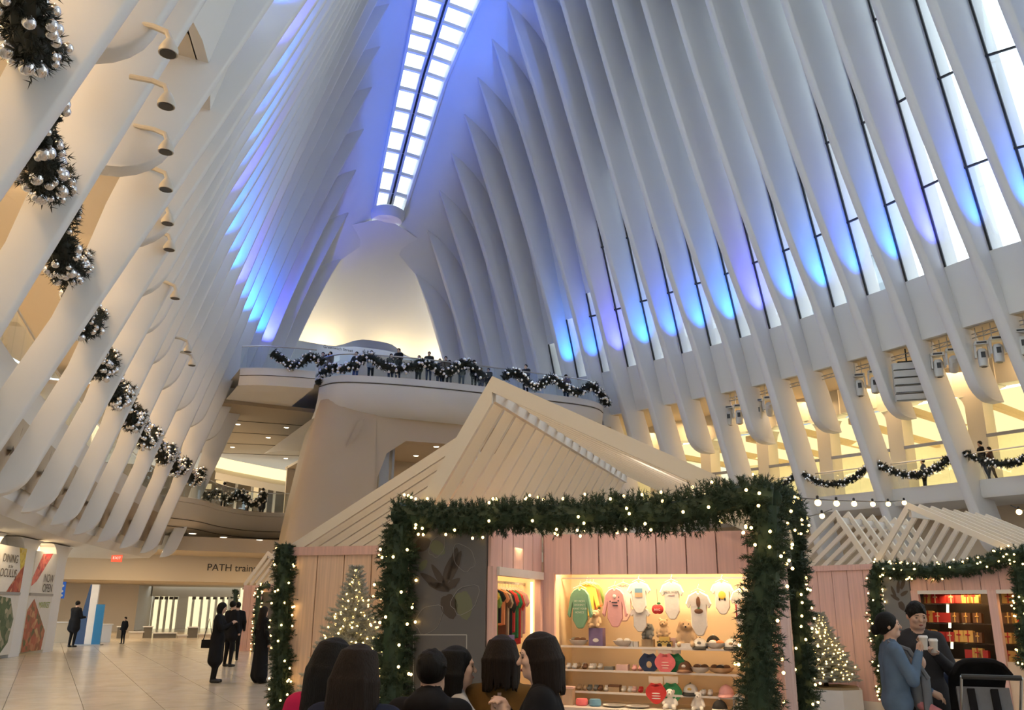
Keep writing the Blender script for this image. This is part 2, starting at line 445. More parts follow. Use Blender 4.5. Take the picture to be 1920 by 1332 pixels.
# rounded niches in the left slab edge, one in each bay between the long ribs
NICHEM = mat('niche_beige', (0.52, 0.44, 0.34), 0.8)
lsl = bpy.data.objects['floor_mezzanine_left']
LY_ = [Y for k, Y in enumerate(RIBY) if is_long(k) and 5 < Y < 47]
for ya, yb in zip(LY_[:-1], LY_[1:]):
    for f0, f1, dark in ((0.10, 0.46, False), (0.54, 0.90, True)):
        P = []
        for (cy, cz, a0) in ((f1, 5.75, 0), (f0, 5.75, 90), (f0, 4.75, 180), (f1, 4.75, 270)):
            for a in np.linspace(a0, a0 + 90, 5):
                Y = lerp(ya, yb, cy) * 1.0; r = 0.22
                yy = Y - (r if cy == f1 else -r) * (-1 if ya > yb else 1) * -1
                P.append((yy + (-1) * r * math.cos(math.radians(a)), cz + r * math.sin(math.radians(a))))
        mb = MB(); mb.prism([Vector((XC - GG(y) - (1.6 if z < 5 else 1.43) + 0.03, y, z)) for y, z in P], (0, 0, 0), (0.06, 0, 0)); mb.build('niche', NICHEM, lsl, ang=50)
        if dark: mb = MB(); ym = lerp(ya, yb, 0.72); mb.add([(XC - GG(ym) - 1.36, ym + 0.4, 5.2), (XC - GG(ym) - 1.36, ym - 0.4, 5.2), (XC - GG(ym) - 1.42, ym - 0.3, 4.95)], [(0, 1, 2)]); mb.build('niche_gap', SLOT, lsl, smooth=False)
# ground-level wall under the mezzanine, right
m = MB(); strip([(3.2, 0), (3.2, 6.02)], list(np.arange(2, 48, 2.0)), 1, m); m.box((26, 47, 8), (24, 0.3, 16))
m.build('wall_ground_right', BEIGE, kind='structure', label='beige ground floor wall behind the right kiosk')
# closing wall behind the camera
m = MB(); m.box((16, -12, 26), (46, 0.4, 52)); m.build('wall_back', PLASTER, kind='structure', label='white closing wall behind the viewer')

# ---- right mezzanine: white piers with rounded heads and a shop ceiling that glows in place of uplight
CEIL_GLOW = glow('ceiling_glow', (1.0, 0.83, 0.42), 1.12)  # emission stands in for light falling on the yellow shop ceiling
piers = [Y for k, Y in enumerate(RIBY) if is_long(k) and 12 < Y < 42]
PIER = mat('cream_pier', (0.74, 0.70, 0.60), 0.6, vary=0.03, scale=0.5)
mzw = empty('wall_mezzanine_right', (0, 0, 0), kind='structure', label='row of cream piers in front of the lit right mezzanine shops')
for i, Y in enumerate(piers):
    g = GG(Y)
    x0 = XC + g + 3.0
    m = MB()
    yc = Y + 1.1
    prof = []
    for z in np.linspace(MEZZ, 10.35, 6): prof.append((0.42, z))
    for a in np.linspace(0.1, math.pi / 2, 7): prof.append((0.42 + 0.75 * (1 - math.cos(a)), 10.35 + 0.75 * math.sin(a)))
    for s in (-1, 1):
        pass
    poly = [Vector((0, yc - w, z)) for w, z in prof] + [Vector((0, yc - 1.17, 12.35)), Vector((0, yc + 1.17, 12.35))] + [Vector((0, yc + w, z)) for w, z in prof[::-1]]
    m.prism(poly, (x0, 0, 0), (x0 + 0.7, 0, 0))
    m.build('pier', PIER, mzw, ang=50)
    if i < len(piers) - 1:
        Y2 = piers[i + 1] + 1.1
        xa, xb = x0 + 0.35, XC + GG(piers[i + 1]) + 3.35
        m = MB(); m.beam((xa, yc - 0.9, 11.75), (xb, Y2 + 0.9, 11.75), 0.7, 1.2); m.build('lintel', PIER, mzw, smooth=False)
        m = MB(); m.beam((xa - 0.35, yc - 0.4, 9.0), (xb - 0.35, Y2 + 0.4, 9.0), 0.1, 0.14); m.build('transom_bar', GREYM, mzw, smooth=False)
# shop volume behind
shop = empty('shop_interior', (0, 0, 0), kind='structure', label='lit shop space behind the right mezzanine piers')
m = MB()
ys = list(np.arange(10, 46, 2.0))
m.grid([[(XC + GG(Y) + 3.2, Y, 10.9), (XC + GG(Y) + 13, Y, 10.9)] for Y in ys]); m.build('ceiling_glow', CEIL_GLOW, shop)
m = MB()
m.grid([[(XC + GG(Y) + 13, Y, MEZZ), (XC + GG(Y) + 13, Y, 10.95)] for Y in ys])
m.box((XC + 26, 10, 9), (16, 0.2, 4.6)); m.box((XC + 22, 45, 9), (20, 0.2, 4.6))
m.build('back_wall', mat('shop_wall', (0.84, 0.78, 0.58), 0.7), shop)
m = MB(); m.grid([[(XC + GG(Y) + 7.5, Y, MEZZ + 0.01), (XC + GG(Y) + 13, Y, MEZZ + 0.01)] for Y in ys]); m.build('shop_floor', PLASTER, shop)
for Y in np.arange(11, 46, 3.0):
    m = MB(); g = XC + GG(Y)
    m.beam((g + 3.3, Y, 10.72), (g + 12.9, Y + 2.2, 10.72), 0.3, 0.3); m.build('ceiling_beam', mat('tan_beam', (0.62, 0.47, 0.28), 0.7), shop, smooth=False)

# ---- end balcony (street level) with its big pier
BZ = 12.5
edge = [(6.6, 40.6), (7.4, 40.0), (8.6, 39.65), (9.9, 39.4)]
tongue = [(10.5, 40.9), (10.62, 39.9), (10.95, 39.45), (11.7, 39.15), (13.5, 38.6), (15.8, 38.2), (18.0, 38.05), (21.3, 37.9), (24.2, 37.75), (25.4, 38.1), (26.0, 38.9)]
def resample(P, n):
    P = [Vector(p) for p in P]; L = [0]
    for a, b in zip(P[:-1], P[1:]): L.append(L[-1] + (b - a).length)
    out = []
    for t in np.linspace(0, L[-1], n):
        i = min(max(0, int(np.searchsorted(L, t)) - 1), len(P) - 2); k = (t - L[i]) / max(1e-6, L[i + 1] - L[i]); out.append(P[i].lerp(P[i + 1], k))
    return out
def smooth2(P, n, it=6):
    Q = resample([(p[0], p[1], 0) for p in P], n)
    for _ in range(it):
        Q = [Q[0]] + [(Q[i - 1] + 2 * Q[i] + Q[i + 1]) / 4 for i in range(1, n - 1)] + [Q[-1]]
    return Q
TG = smooth2(tongue, 44)
BL = smooth2(edge, 12)
m = MB()
def skirt(P, prof, mb, depth_dir=Vector((0, 1, 0))):
    rows = []
    for inset, z in prof:
        rows.append([(p.x, p.y + inset, z) for p in P])
    mb.grid(rows)
skirt(TG, [(14, BZ), (0.0, BZ), (0.0, BZ - 0.32), (0.05, BZ - 0.34), (0.05, BZ - 0.38), (0.0, BZ - 0.40), (0.12, BZ - 0.95), (0.45, BZ - 1.45), (1.0, BZ - 1.8), (12, BZ - 1.9)], m)
skirt(BL, [(14, BZ), (0.0, BZ), (0.0, BZ - 0.35), (0.05, BZ - 0.36), (0.0, BZ - 0.38), (0.2, BZ - 0.8), (14, BZ - 0.85)], m)
bal = m.build('floor_balcony', PLASTER, kind='structure', label='white street level balcony slab at the far end', ang=40)
m = MB()
# dark seam running round the slab edge
m.tube([(p.x, p.y - 0.004, BZ - 0.36) for p in TG], 0.022, 5); m.tube([(p.x, p.y - 0.004, BZ - 0.365) for p in BL], 0.018, 5)
m.build('slab_seam', SLOT, bal)
for P_, nm_ in ((TG, 'tongue'), (BL, 'bridge')):
    gm = MB(); hm = MB()
    q_ = [(p.x, p.y + 0.1) for p in P_]
    for a, b_ in zip(q_[:-1], q_[1:]): gm.beam((a[0], a[1], BZ + 0.55), (b_[0], b_[1], BZ + 0.55), 0.02, 1.0)
    hm.tube([(x, y, BZ + 1.1) for x, y in q_], 0.035, 8)
    gm.build('railing_glass', RAILGLASS, bal, smooth=False); hm.build('handrail', STEEL, bal)
# pier mass below the balcony: face profile swept across, with an opening on its right
def pier_poly(z):
    t = (11.3 - z) / 8.0
    return t
m = MB(); rows = []
zs = list(np.linspace(11.4, 3.6, 16))
for z in zs:
    t = (11.4 - z) / 7.8
    left = lerp(10.55, 9.2, t ** 0.8)
    bulge = 0.55 * math.sin(min(1, t * 1.6) * math.pi) if t < 0.63 else 0
    row = []
    row.append((left + 0.9, 46.0, z)); row.append((left + 0.15, 41.2, z)); row.append((left, 40.6, z)); row.append((left + 0.12, 40.25, z)); row.append((left + 0.5, 40.0, z))
    for x in np.linspace(left + 1.1, 13.1 + 0.2 * t, 6): row.append((x, 39.9 - 0.12 * bulge - 0.08 * (x - left), z))
    rows.append(row)
m.grid(rows)
PBEIGE = mat('pier_beige', (0.58, 0.46, 0.32), 0.75, vary=0.04, scale=0.4)
pier = m.build('wall_pier', PBEIGE, kind='structure', label='broad cream pier carrying the far balcony', ang=50)
# face right of it, above the opening
m = MB()
Yf = 39.35
op = [(13.2, 3.6), (13.35, 7.7), (13.75, 8.9), (14.7, 9.6), (17.5, 9.65), (23.0, 9.5), (26.5, 9.2), (26.5, 11.4), (13.0, 11.4)]
poly = [Vector((x, 39.67 - 0.06 * (x - 13), z)) for x, z in op] + [Vector((12.9, 39.68, 3.6))]
m.prism(poly, (0, 0, 0), (0, 0.9, 0)); m.build('pier_face', PBEIGE, pier, ang=40)
# folded recess on the pier face
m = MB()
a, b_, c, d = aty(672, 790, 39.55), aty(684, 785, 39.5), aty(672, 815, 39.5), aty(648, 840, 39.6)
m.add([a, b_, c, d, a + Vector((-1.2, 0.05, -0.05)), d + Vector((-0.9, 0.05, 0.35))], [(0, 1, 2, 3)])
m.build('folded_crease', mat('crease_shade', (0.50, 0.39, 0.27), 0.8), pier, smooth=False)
# room seen through the opening on the right of the pier
m = MB(); m.box((19, 47, 9.9), (14, 13, 0.15)); m.box((19, 53, 6.5), (14, 0.2, 7)); m.build('opening_room', BEIGE, pier, smooth=False)
m = MB(); m.box((14.05, 41.0, 7.2), (0.5, 0.5, 5.2)); m.box((14.6, 41.2, 7.2), (0.12, 0.4, 5.2)); m.build('opening_frame', GREYM, pier, smooth=False)

# wall behind the balcony with its low bulge and the street name
m = MB()
P = []
for x in np.linspace(4, 28, 49):
    u = (x - XC); bul = 0.9 * math.exp(-((u - 0.4) / 1.9) ** 4)
    P.append((x, 51.2 - 1.0 * (u / 9) ** 2 - 0.9 * bul, 17.5 + 0.6 * bul))
m.grid([[(x, y, BZ) for x, y, z in P], [(x, y, z) for x, y, z in P], [(x, y + 0.25, z) for x, y, z in P], [(x, y + 0.25, z - 1.5) for x, y, z in P]])
m.build('wall_entrance', mat('grey_plaster', (0.50, 0.52, 0.55), 0.7, vary=0.03), kind='structure', label='grey curved wall behind the balcony crowd')

m = MB(); m.box((16, 57.5, 15.5), (34, 0.3, 7)); m.box((16, 56.3, 18.6), (34, 2.6, 0.2)); m.box((1.5, 52, 15.5), (0.3, 14, 7)); m.box((30.5, 52, 15.5), (0.3, 14, 7))
m.build('wall_street', CREAM, kind='structure', label='cream enclosure behind the entrance wall', smooth=False)

# ---- far left: mezzanine bridge, soffit, beam over the PATH passage
MB_Y = [(4.5, 44.5), (6.1, 45.6), (7.6, 48.3), (9.2, 50.0), (10.4, 50.4), (11.4, 50.0), (12.2, 49.0)]
MBR = smooth2(MB_Y, 24, 4)
m = MB()
skirt(MBR, [(10, MEZZ), (0, MEZZ), (0, MEZZ - 0.22), (0.05, MEZZ - 0.24), (0.0, MEZZ - 0.26), (0.12, MEZZ - 0.8), (0.5, MEZZ - 1.2), (1.6, MEZZ - 1.5), (4.0, 4.6)], m)
mbr = m.build('floor_bridge', CREAM, kind='structure', label='cream curved mezzanine bridge at the far left', ang=40)
m = MB()
for y_, z_ in ((0.35, MEZZ - 1.05), (1.0, MEZZ - 1.38)):
    m.tube([(p.x, p.y + y_ - 0.01, z_) for p in MBR], 0.02, 4)
m.build('soffit_joint', SLOT, mbr)
m = MB(); hr = MB()
Q = [(p.x, p.y + 0.06, 0) for p in MBR]
for a, b_ in zip(Q[:-1], Q[1:]): m.beam((a[0], a[1], MEZZ + 0.55), (b_[0], b_[1], MEZZ + 0.55), 0.02, 1.0)
hr.tube([(p[0], p[1], MEZZ + 1.1) for p in Q], 0.03, 6)
m.build('railing_glass', RAILGLASS, mbr, smooth=False); hr.build('handrail', STEEL, mbr)
# upper ceiling beyond, luminous cove and shopfront
m = MB(); m.box((8, 56, 11.6), (22, 24, 0.2)); uc = m.build('ceiling_bridge', mat('tan_ceiling', (0.40, 0.32, 0.22), 0.7), kind='structure', label='tan panelled ceiling with round downlights beyond the bridge', smooth=False)
for (xa, ya, xb, yb) in ((2, 49, 14, 47.2), (2, 53, 14, 50.4), (3, 57, 14, 54.0), (5.5, 60.5, 14, 57.8)):
    m = MB(); m.beam((xa, ya, 11.49), (xb, yb, 11.49), 0.05, 0.03); m.build('ceiling_joint', SLOT, uc, smooth=False)
COVE = glow('cove_light', (1.0, 0.80, 0.40), 1.5)
cv = []
for px, py in ((405, 856), (440, 864), (480, 872), (515, 879), (545, 884)): cv.append(aty(px, py, 60))
m = MB(); m.grid([[p for p in cv], [p + Vector((0, 0.35, -0.75)) for p in cv]]); m.build('cove_strip', COVE, uc)
m = MB(); m.grid([[p + Vector((0, 0.3, -0.7)) for p in cv], [p + Vector((0, -0.6, -1.15)) for p in cv], [p + Vector((0, -0.5, -1.6)) for p in cv]]); m.build('cove_lip', CREAM, uc)
SHOPB = mat('shop_dark', (0.16, 0.13, 0.10), 0.6)
m = MB(); m.box((9, 61.5, 8.4), (18, 0.2, 4.4)); sf = m.build('wall_shopfront', SHOPB, kind='structure', label='dark shopfront beyond the bridge', smooth=False)
for px in (420, 443, 473, 500, 515):
    p = aty(px, 920, 60.9)
    m = MB(); m.box((p.x, 60.9, 8.3), (0.14, 0.3, 3.2)); m.build('shopfront_post', CREAM, sf, smooth=False)
SHOPLIT = glow('shop_window_light', (1.0, 0.72, 0.36), 0.8)
for px, py, w, h in ((385, 912, 0.8, 0.35), (462, 925, 0.9, 0.3), (477, 927, 0.5, 1.2), (412, 905, 0.5, 0.25)):
    p = aty(px, py, 61.2); m = MB(); m.box(p, (w, 0.08, h)); m.build('lit_display', SHOPLIT, sf, smooth=False)
# beam with the sign, passage ceiling, far walls
m = MB()
bt, bb = aty(350, 1041, 52).z, aty(350, 1091, 52).z
m.box((6, 52.2, (bt + bb) / 2), (34, 0.4, bt - bb)); beam = m.build('trim_1', BEIGE, kind='structure', label='beige beam carrying the PATH trains sign', smooth=False)
m = MB(); m.box((6, 49.6, bt + 0.3), (34, 5.6, 0.7)); m.build('ceiling_passage', BEIGE, kind='structure', label='beige passage ceiling above the sign beam', smooth=False)
m = MB(); m.box((6, 60, bb + 0.05), (40, 15.6, 0.1)); m.build('ceiling_far', BEIGE, kind='structure', label='low beige ceiling of the far passage', smooth=False)
m = MB(); m.box((-2.5, 63, 1.2), (15.5, 0.3, 6)); m.box((25, 63, 1.2), (20, 0.3, 6)); m.build('wall_far', BEIGE, kind='structure', label='beige wall at the end of the passage', smooth=False)
# lit glazed niche: columns in front of a bright lobby
NICHE = glow('lobby_light', (1.0, 0.84, 0.48), 1.15)
nw = empty('window_1', (0, 0, 0), kind='structure', label='row of bright lobby windows at the end of the passage')
m = MB(); p0, p1 = aty(240, 1112, 70), aty(470, 1112, 70)
m.box(((p0.x + p1.x) / 2, 70.5, 0.2), (p1.x - p0.x + 3, 0.2, 5.6)); m.build('lobby_glow', NICHE, nw, smooth=False)
m = MB(); a = aty(242, 1112, 63.2)
m.add([(a.x, 63.2, -3), (aty(287, 1112, 69).x, 69, -3), (aty(287, 1112, 69).x, 69, 3.2), (a.x, 63.2, 3.2)], [(0, 1, 2, 3)]); m.build('niche_side', CREAM, nw, smooth=False)
COLM = mat('lobby_column', (0.80, 0.76, 0.66), 0.6)
for px in (287, 300, 312, 325, 338, 350, 362, 378, 392, 405, 418, 430, 444):
    p = aty(px, 1130, 69.2); m = MB(); m.box((p.x, 69.2, 0.2), (0.16, 0.3, 5.4)); m.build('column', COLM, nw, smooth=False)
for px in (342, 436):
    p = aty(px, 1130, 68.8); m = MB(); m.box((p.x, 68.8, 0.2), (0.62, 0.5, 5.4)); m.build('column', COLM, nw, smooth=False)
m = MB(); pa, pb = aty(285, 1113, 68.6), aty(450, 1113, 68.6); m.box(((pa.x + pb.x) / 2, 68.6, pa.z + 0.25), (pb.x - pa.x, 0.3, 0.9)); m.build('head_beam', CREAM, nw, smooth=False)
for px in list(range(294, 340, 9)) + list(range(364, 432, 13)):
    p = aty(px, 1122, 68.9); m = MB(); m.box(p, (0.26, 0.05, 0.2)); m.build('header_sign', SLOT, nw, smooth=False)
# ground wall of the left arcade with posters
AX = lambda Y: -1.06 + (Y - 32.76) * 0.311
ar = empty('wall_arcade', (0, 0, 0), kind='structure', label='white arcade of rounded columns with food posters at far left')
m = MB(); m.grid([[(AX(Y) - 0.5, Y, 0), (AX(Y) - 0.5, Y, 3.9)] for Y in (-6, 10, 20, 30, 37.4)]); m.build('back_panel', PLASTER, ar)
for (ya, yb) in ((36.55, 37.6), (33.4, 34.3), (30.2, 31.1), (26.6, 27.6), (22.8, 23.8)):
    m = MB(); yc, hw = (ya + yb) / 2, (yb - ya) / 2
    prof = [(hw, z) for z in np.linspace(0, 3.0, 5)] + [(hw + 0.7 * (1 - math.cos(a)), 3.0 + 0.8 * math.sin(a)) for a in np.linspace(0.15, math.pi / 2, 7)]
    poly = [Vector((0, yc - w, z)) for w, z in prof] + [Vector((0, yc + w, z)) for w, z in prof[::-1]]
    m.prism([Vector((AX(p.y) - 0.5, p.y, p.z)) for p in poly], (0, 0, 0), (0.5, 0, 0)); m.build('arcade_column', WHITE, ar, ang=50)
# ================================================================== KIOSKS
def grain(name, col, sx=30.0, vary=0.16):
    if name in MATS: return MATS[name]
    m, nt, b = _nodes(name)
    tc = nt.nodes.new('ShaderNodeTexCoord'); mp = nt.nodes.new('ShaderNodeMapping'); nz = nt.nodes.new('ShaderNodeTexNoise')
    mp.inputs['Scale'].default_value = (sx, sx, 1.2); nz.inputs['Scale'].default_value = 1.0; nz.inputs['Detail'].default_value = 6
    oi = nt.nodes.new('ShaderNodeObjectInfo'); va = nt.nodes.new('ShaderNodeVectorMath'); va.operation = 'ADD'
    nt.links.new(tc.outputs['Object'], va.inputs[0]); nt.links.new(oi.outputs['Random'], va.inputs[1])
    nt.links.new(va.outputs[0], mp.inputs['Vector']); nt.links.new(mp.outputs[0], nz.inputs['Vector'])
    cr = nt.nodes.new('ShaderNodeValToRGB')
    cr.color_ramp.elements[0].color = (*[c * (1 - vary) for c in col], 1); cr.color_ramp.elements[1].color = (*[min(1, c * (1 + vary)) for c in col], 1)
    cr.color_ramp.elements[0].position = 0.3; cr.color_ramp.elements[1].position = 0.7
    nt.links.new(nz.outputs['Fac'], cr.inputs[0]); nt.links.new(cr.outputs[0], b.inputs['Base Color'])
    b.inputs['Roughness'].default_value = 0.6; MATS[name] = m
    return m
PINK = grain('pink_painted_wood', (0.72, 0.47, 0.42), vary=0.10)
BLOND = grain('blond_pink_wood', (0.78, 0.57, 0.43), vary=0.12)
RAFT = mat('white_rafter_paint', (0.78, 0.72, 0.61), 0.38, vary=0.02)
PANELG = mat('charcoal_panel', (0.12, 0.115, 0.115), 0.35, vary=0.1, scale=2.5)
PEACH = mat('peach_display', (0.84, 0.66, 0.44), 0.6, vary=0.03)
TRIMW = mat('white_trim', (0.78, 0.74, 0.70), 0.45)
SHELFG = glass('shelf_acrylic', (0.96, 0.93, 0.88), 0.08)
PRINTD = mat('print_dark_brown', (0.06, 0.045, 0.035), 0.5)
PRINTG = mat('print_olive', (0.14, 0.15, 0.09), 0.5)
PRINTW = mat('print_pale_line', (0.45, 0.44, 0.42), 0.5)

class Kiosk:
    def __init__(s, origin_rf, ang, label, name='market_kiosk'):
        s.O = rf(*origin_rf); a = math.radians(ang)
        s.e1 = rf(math.cos(a), -math.sin(a)); s.e2 = rf(math.sin(a), math.cos(a))
        s.rz = math.atan2(s.e1.y, s.e1.x)
        s.root = empty(name, s.O, label=label, cat='kiosk', group='wooden holiday market kiosks')
    def P(s, u, v, z): return s.O + s.e1 * u + s.e2 * v + Vector((0, 0, z))
    def L(s, u, v, z): return s.e1 * u + s.e2 * v + Vector((0, 0, z))     # relative to the root
    def uz(s, px, py, v):
        'kiosk coordinates of the photo pixel on the plane v'
        d = ray(px, py); E = Vector((0, 0, EYE)); n = s.e2
        t = (s.O + s.e2 * v - E).dot(n) / d.dot(n); p = E + d * t - s.O
        return p.dot(s.e1), p.z
    def vz(s, px, py, u):
        d = ray(px, py); E = Vector((0, 0, EYE)); n = s.e1
        t = (s.O + s.e1 * u - E).dot(n) / d.dot(n); p = E + d * t - s.O
        return p.dot(s.e2), p.z
    def box(s, name, m, u0, u1, v0, v1, z0, z1, parent=None, **kw):
        mb = MB(); c = s.L((u0 + u1) / 2, (v0 + v1) / 2, (z0 + z1) / 2)
        mb.box((0, 0, 0), (abs(u1 - u0), abs(v1 - v0), z1 - z0), s.rz)
        o = mb.build(name, m, parent or s.root, smooth=False); o.location = c
        return o
    def planks_u(s, u0, u1, v, z0, z1, m, w=0.34, th=0.03):
        n = max(1, round((u1 - u0) / w)); k = (u1 - u0) / n
        for i in range(n): s.box('plank', m, u0 + i * k + 0.008, u0 + (i + 1) * k - 0.008, v - th / 2 + random.uniform(-.002, .002), v + th / 2, z0, z1)
    def planks_v(s, v0, v1, u, z0, z1, m, w=0.34, th=0.03):
        n = max(1, round((v1 - v0) / w)); k = (v1 - v0) / n
        for i in range(n): s.box('plank', m, u - th / 2, u + th / 2 + random.uniform(-.002, .002), v0 + i * k + 0.008, v0 + (i + 1) * k - 0.008, z0, z1)
    def gable(s, left, apex, right, v0, n, dv, depth=0.125, th=0.05, first=1.2):
        'pairs of rafters on edge; left, apex, right are (u, z)'
        def raft(a, b, v, dep):
            A, B = Vector((a[0], 0, a[1])), Vector((b[0], 0, b[1])); d = (B - A).normalized(); nn = Vector((d.z, 0, -d.x))
            if nn.z > 0: nn = -nn
            # mitre at the apex (a): plane u = a.u
            k = nn.x / d.x if abs(d.x) > 1e-6 else 0
            A2 = A + nn * dep - d * (dep * k)
            poly = [A, B, B + nn * dep, A2]
            mb = MB(); mb.prism([s.L(p.x, v, p.z) for p in poly], s.e2 * 0.0, s.e2 * th)
            mb.build('rafter', RAFT, s.root, smooth=False)
        for i in range(n):
            dep = depth * (first if i == 0 else 1.0)
            raft(apex, left, v0 + i * dv, dep); raft(apex, right, v0 + i * dv, dep)
        mb = MB(); mb.beam(s.L(apex[0], v0 + 0.06, apex[1] - 0.2), s.L(apex[0], v0 + (n - 1) * dv + 0.05, apex[1] - 0.2), 0.05, 0.12)
        mb.build('ridge_board', TRIMW, s.root, smooth=False)
        for fu, fz in (left, right):
            mb = MB(); mb.beam(s.L(fu, v0, fz - 0.16), s.L(fu, v0 + (n - 1) * dv + 0.05, fz - 0.16), 0.06, 0.1); mb.build('eave_board', RAFT, s.root, smooth=False)

def leaf_poly(c, ax, ay, r, n=14, lobes=0.0, rot=0.0, sx=1.0, point=0.25):
    out = []
    for i in range(n):
        a = 2 * math.pi * i / n; q = r * (1 + point * math.cos(a) ** 3 + lobes * math.cos(5 * a))
        x, y = q * math.cos(a), q * sx * math.sin(a)
        x, y = x * math.cos(rot) - y * math.sin(rot), x * math.sin(rot) + y * math.cos(rot)
        out.append(c + ax * x + ay * y)
    return out

# ---------------- main kiosk
K = Kiosk((-1.01, 8.72), 20.0, 'large pink wooden kiosk selling baby clothes in the centre foreground')
ZW = 2.5
UR = 3.46
K.box('charcoal_panel', PANELG, 0.02, 0.84, -0.03, 0.03, 0, ZW)
# recess side wall with window
K.planks_v(0.0, 1.6, 0.86, 2.08, ZW, PINK); K.box('corner_post', PINK, 0.845, 0.90, 0.0, 0.13, 0, 2.08)
K.box('corner_post', PINK, 0.83, 0.90, 1.47, 1.6, 0, 2.08)
K.box('shutter_case', TRIMW, 0.83, 0.93, 0.10, 1.5, 2.0, 2.08)
K.box('counter_front', PINK, 0.84, 0.88, 0.1, 1.5, 0, 0.85)
K.box('closet_back', PEACH, 0.1, 0.12, 0.06, 1.55, 0.8, 2.4); K.box('closet_end', PEACH, 0.12, 0.84, 1.5, 1.53, 0.8, 2.4); K.box('closet_floor', PEACH, 0.1, 0.85, 0.05, 1.55, 0.8, 0.84)
K.box('clothes_rail', STEEL, 0.69, 0.71, 0.06, 1.5, 1.94, 1.965)
# display wall
K.planks_u(0.9, UR, 1.6, 2.06, ZW, PINK, 0.33); K.box('pilaster', PINK, 0.86, 1.03, 1.56, 1.62, 0, 2.08)
K.box('gap_blocker', PINK, 0.88, UR, 1.63, 1.645, 2.06, ZW); K.box('gap_blocker', PINK, 0.80, 0.83, 0.0, 1.6, 2.08, ZW)  # hidden boards added to stop display light leaking between the planks
K.box('jamb_right', PINK, UR - 0.12, UR, 1.56, 1.62, 0, 2.08)
K.box('display_back', PEACH, 1.0, UR, 2.28, 2.30, 0.2, 2.3); K.box('display_side', PEACH, 1.0, 1.02, 1.6, 2.3, 0.2, 2.3); K.box('display_side', PEACH, UR - 0.03, UR - 0.01, 1.6, 2.3, 0.2, 2.3)
K.box('display_top', PEACH, 1.0, UR, 1.62, 2.3, 2.26, 2.28)
K.box('hanging_rail', STEEL, 1.03, UR - 0.05, 1.86, 1.875, 2.02, 2.035)
shz = [K.uz(1220, y, 1.9)[1] for y in (1214, 1259, 1300)]
for z in shz:
    K.box('shelf', SHELFG, 1.04, UR - 0.05, 1.78, 2.27, z - 0.016, z)
    K.box('shelf_edge', TRIMW, 1.04, UR - 0.05, 1.772, 1.782, z - 0.018, z + 0.004)
zc = K.uz(1220, 1327, 1.85)[1]
K.box('counter', TRIMW, 1.0, UR, 1.5, 2.3, zc - 0.05, zc); K.box('counter_front', PINK, 1.0, UR, 1.58, 1.62, 0, zc - 0.05)
# right side wall, sign and rear
K.planks_v(0.12, 2.3, UR + 0.02, 0, 2.2, PINK, 0.5)
sgn = K.box('hanging_sign', PANELG, UR + 0.04, UR + 0.10, 0.25, 1.9, 2.12, 2.62)
for v, w, h in ((0.55, 0.10, 0.22), (0.72, 0.06, 0.22), (0.86, 0.08, 0.22), (1.45, 0.07, 0.25)):
    m = MB(); m.add([K.L(UR + 0.103, v, 2.27), K.L(UR + 0.103, v + w, 2.27), K.L(UR + 0.103, v + w, 2.27 + h), K.L(UR + 0.103, v, 2.27 + h)], [(0, 1, 2, 3)]); m.build('sign_print', PRINTW, K.root, smooth=False)
K.box('rear_wall', BLOND, -3.4, UR, 6.0, 6.04, 0, ZW)
# wing set back on the left
VW = 3.06
K.planks_u(-3.42, 0.1, VW, 0, 2.4, BLOND, 0.42); K.box('wall_plate', PINK, -3.46, 0.1, VW - 0.05, VW + 0.03, 2.40, 2.52)
K.box('gap_blocker', BLOND, -3.4, 0.1, VW + 0.02, VW + 0.035, 0, 2.4)
K.planks_v(VW + 0.03, 6.0, -3.42, 0, 2.4, BLOND, 0.45)
# roofs
K.gable((-0.02, 2.55), (0.86, 3.97), (UR + 0.1, 2.6), 0.0, 18, 0.36)
ua, za = K.uz(858, 820, VW)
K.gable((-3.5, 2.53), (ua, za), (ua + 0.75, 2.6), VW - 0.02, 8, 0.36, 0.12)
# flower print on the charcoal panel
ax, ay = K.e1, Vector((0, 0, 1))
def pp(px, py): u, z = K.uz(px, py, -0.034); return K.L(u, -0.034, z)
for (px, py, r, rot, sx, mt) in ((790, 1022, 0.085, 0.3, 0.8, PRINTD), (818, 1026, 0.09, -0.6, 0.7, PRINTG), (841, 1133, 0.115, -1.2, 0.75, PRINTD), (868, 1130, 0.13, -1.3, 0.7, PRINTG), (792, 1062, 0.06, 0.9, 0.6, PRINTG),
                             (812, 1092, 0.13, 2.6, 0.28, PRINTD), (825, 1085, 0.13, 2.2, 0.26, PRINTD), (838, 1078, 0.14, 1.3, 0.3, PRINTD), (850, 1068, 0.15, 1.15, 0.28, PRINTD), (852, 1052, 0.10, 1.4, 0.4, PRINTD), (828, 1102, 0.12, 2.9, 0.3, PRINTD), (845, 1098, 0.09, 0.6, 0.4, PRINTD)):
    m = MB(); P = leaf_poly(pp(px, py), ax, ay, r, 16, 0.05, rot, sx); m.add(P, [tuple(range(len(P)))]); m.build('printed_leaf', mt, K.root, smooth=False)
m = MB()
fr = [pp(775, 1332), pp(775, 1191), pp(875, 1191), pp(874, 1332)]
for a, b_ in zip(fr[:-1], fr[1:]): m.beam(a, b_, 0.008, 0.004, up=K.e2)
m.build('printed_frame', PRINTW, K.root, smooth=False)
for cx, cy, r in ((818, 1028, 0.11), (800, 1165, 0.16), (872, 1050, 0.14), (868, 1128, 0.16)):
    m = MB(); P = leaf_poly(pp(cx, cy), ax, ay, r, 22, 0.06, cx * 0.37, 0.7)
    for a, b_ in zip(P, P[1:] + P[:1]): m.beam(a, b_, 0.004, 0.003, up=K.e2)
    m.build('printed_outline', mat('print_faint_line', (0.26, 0.25, 0.24), 0.5), K.root, smooth=False)

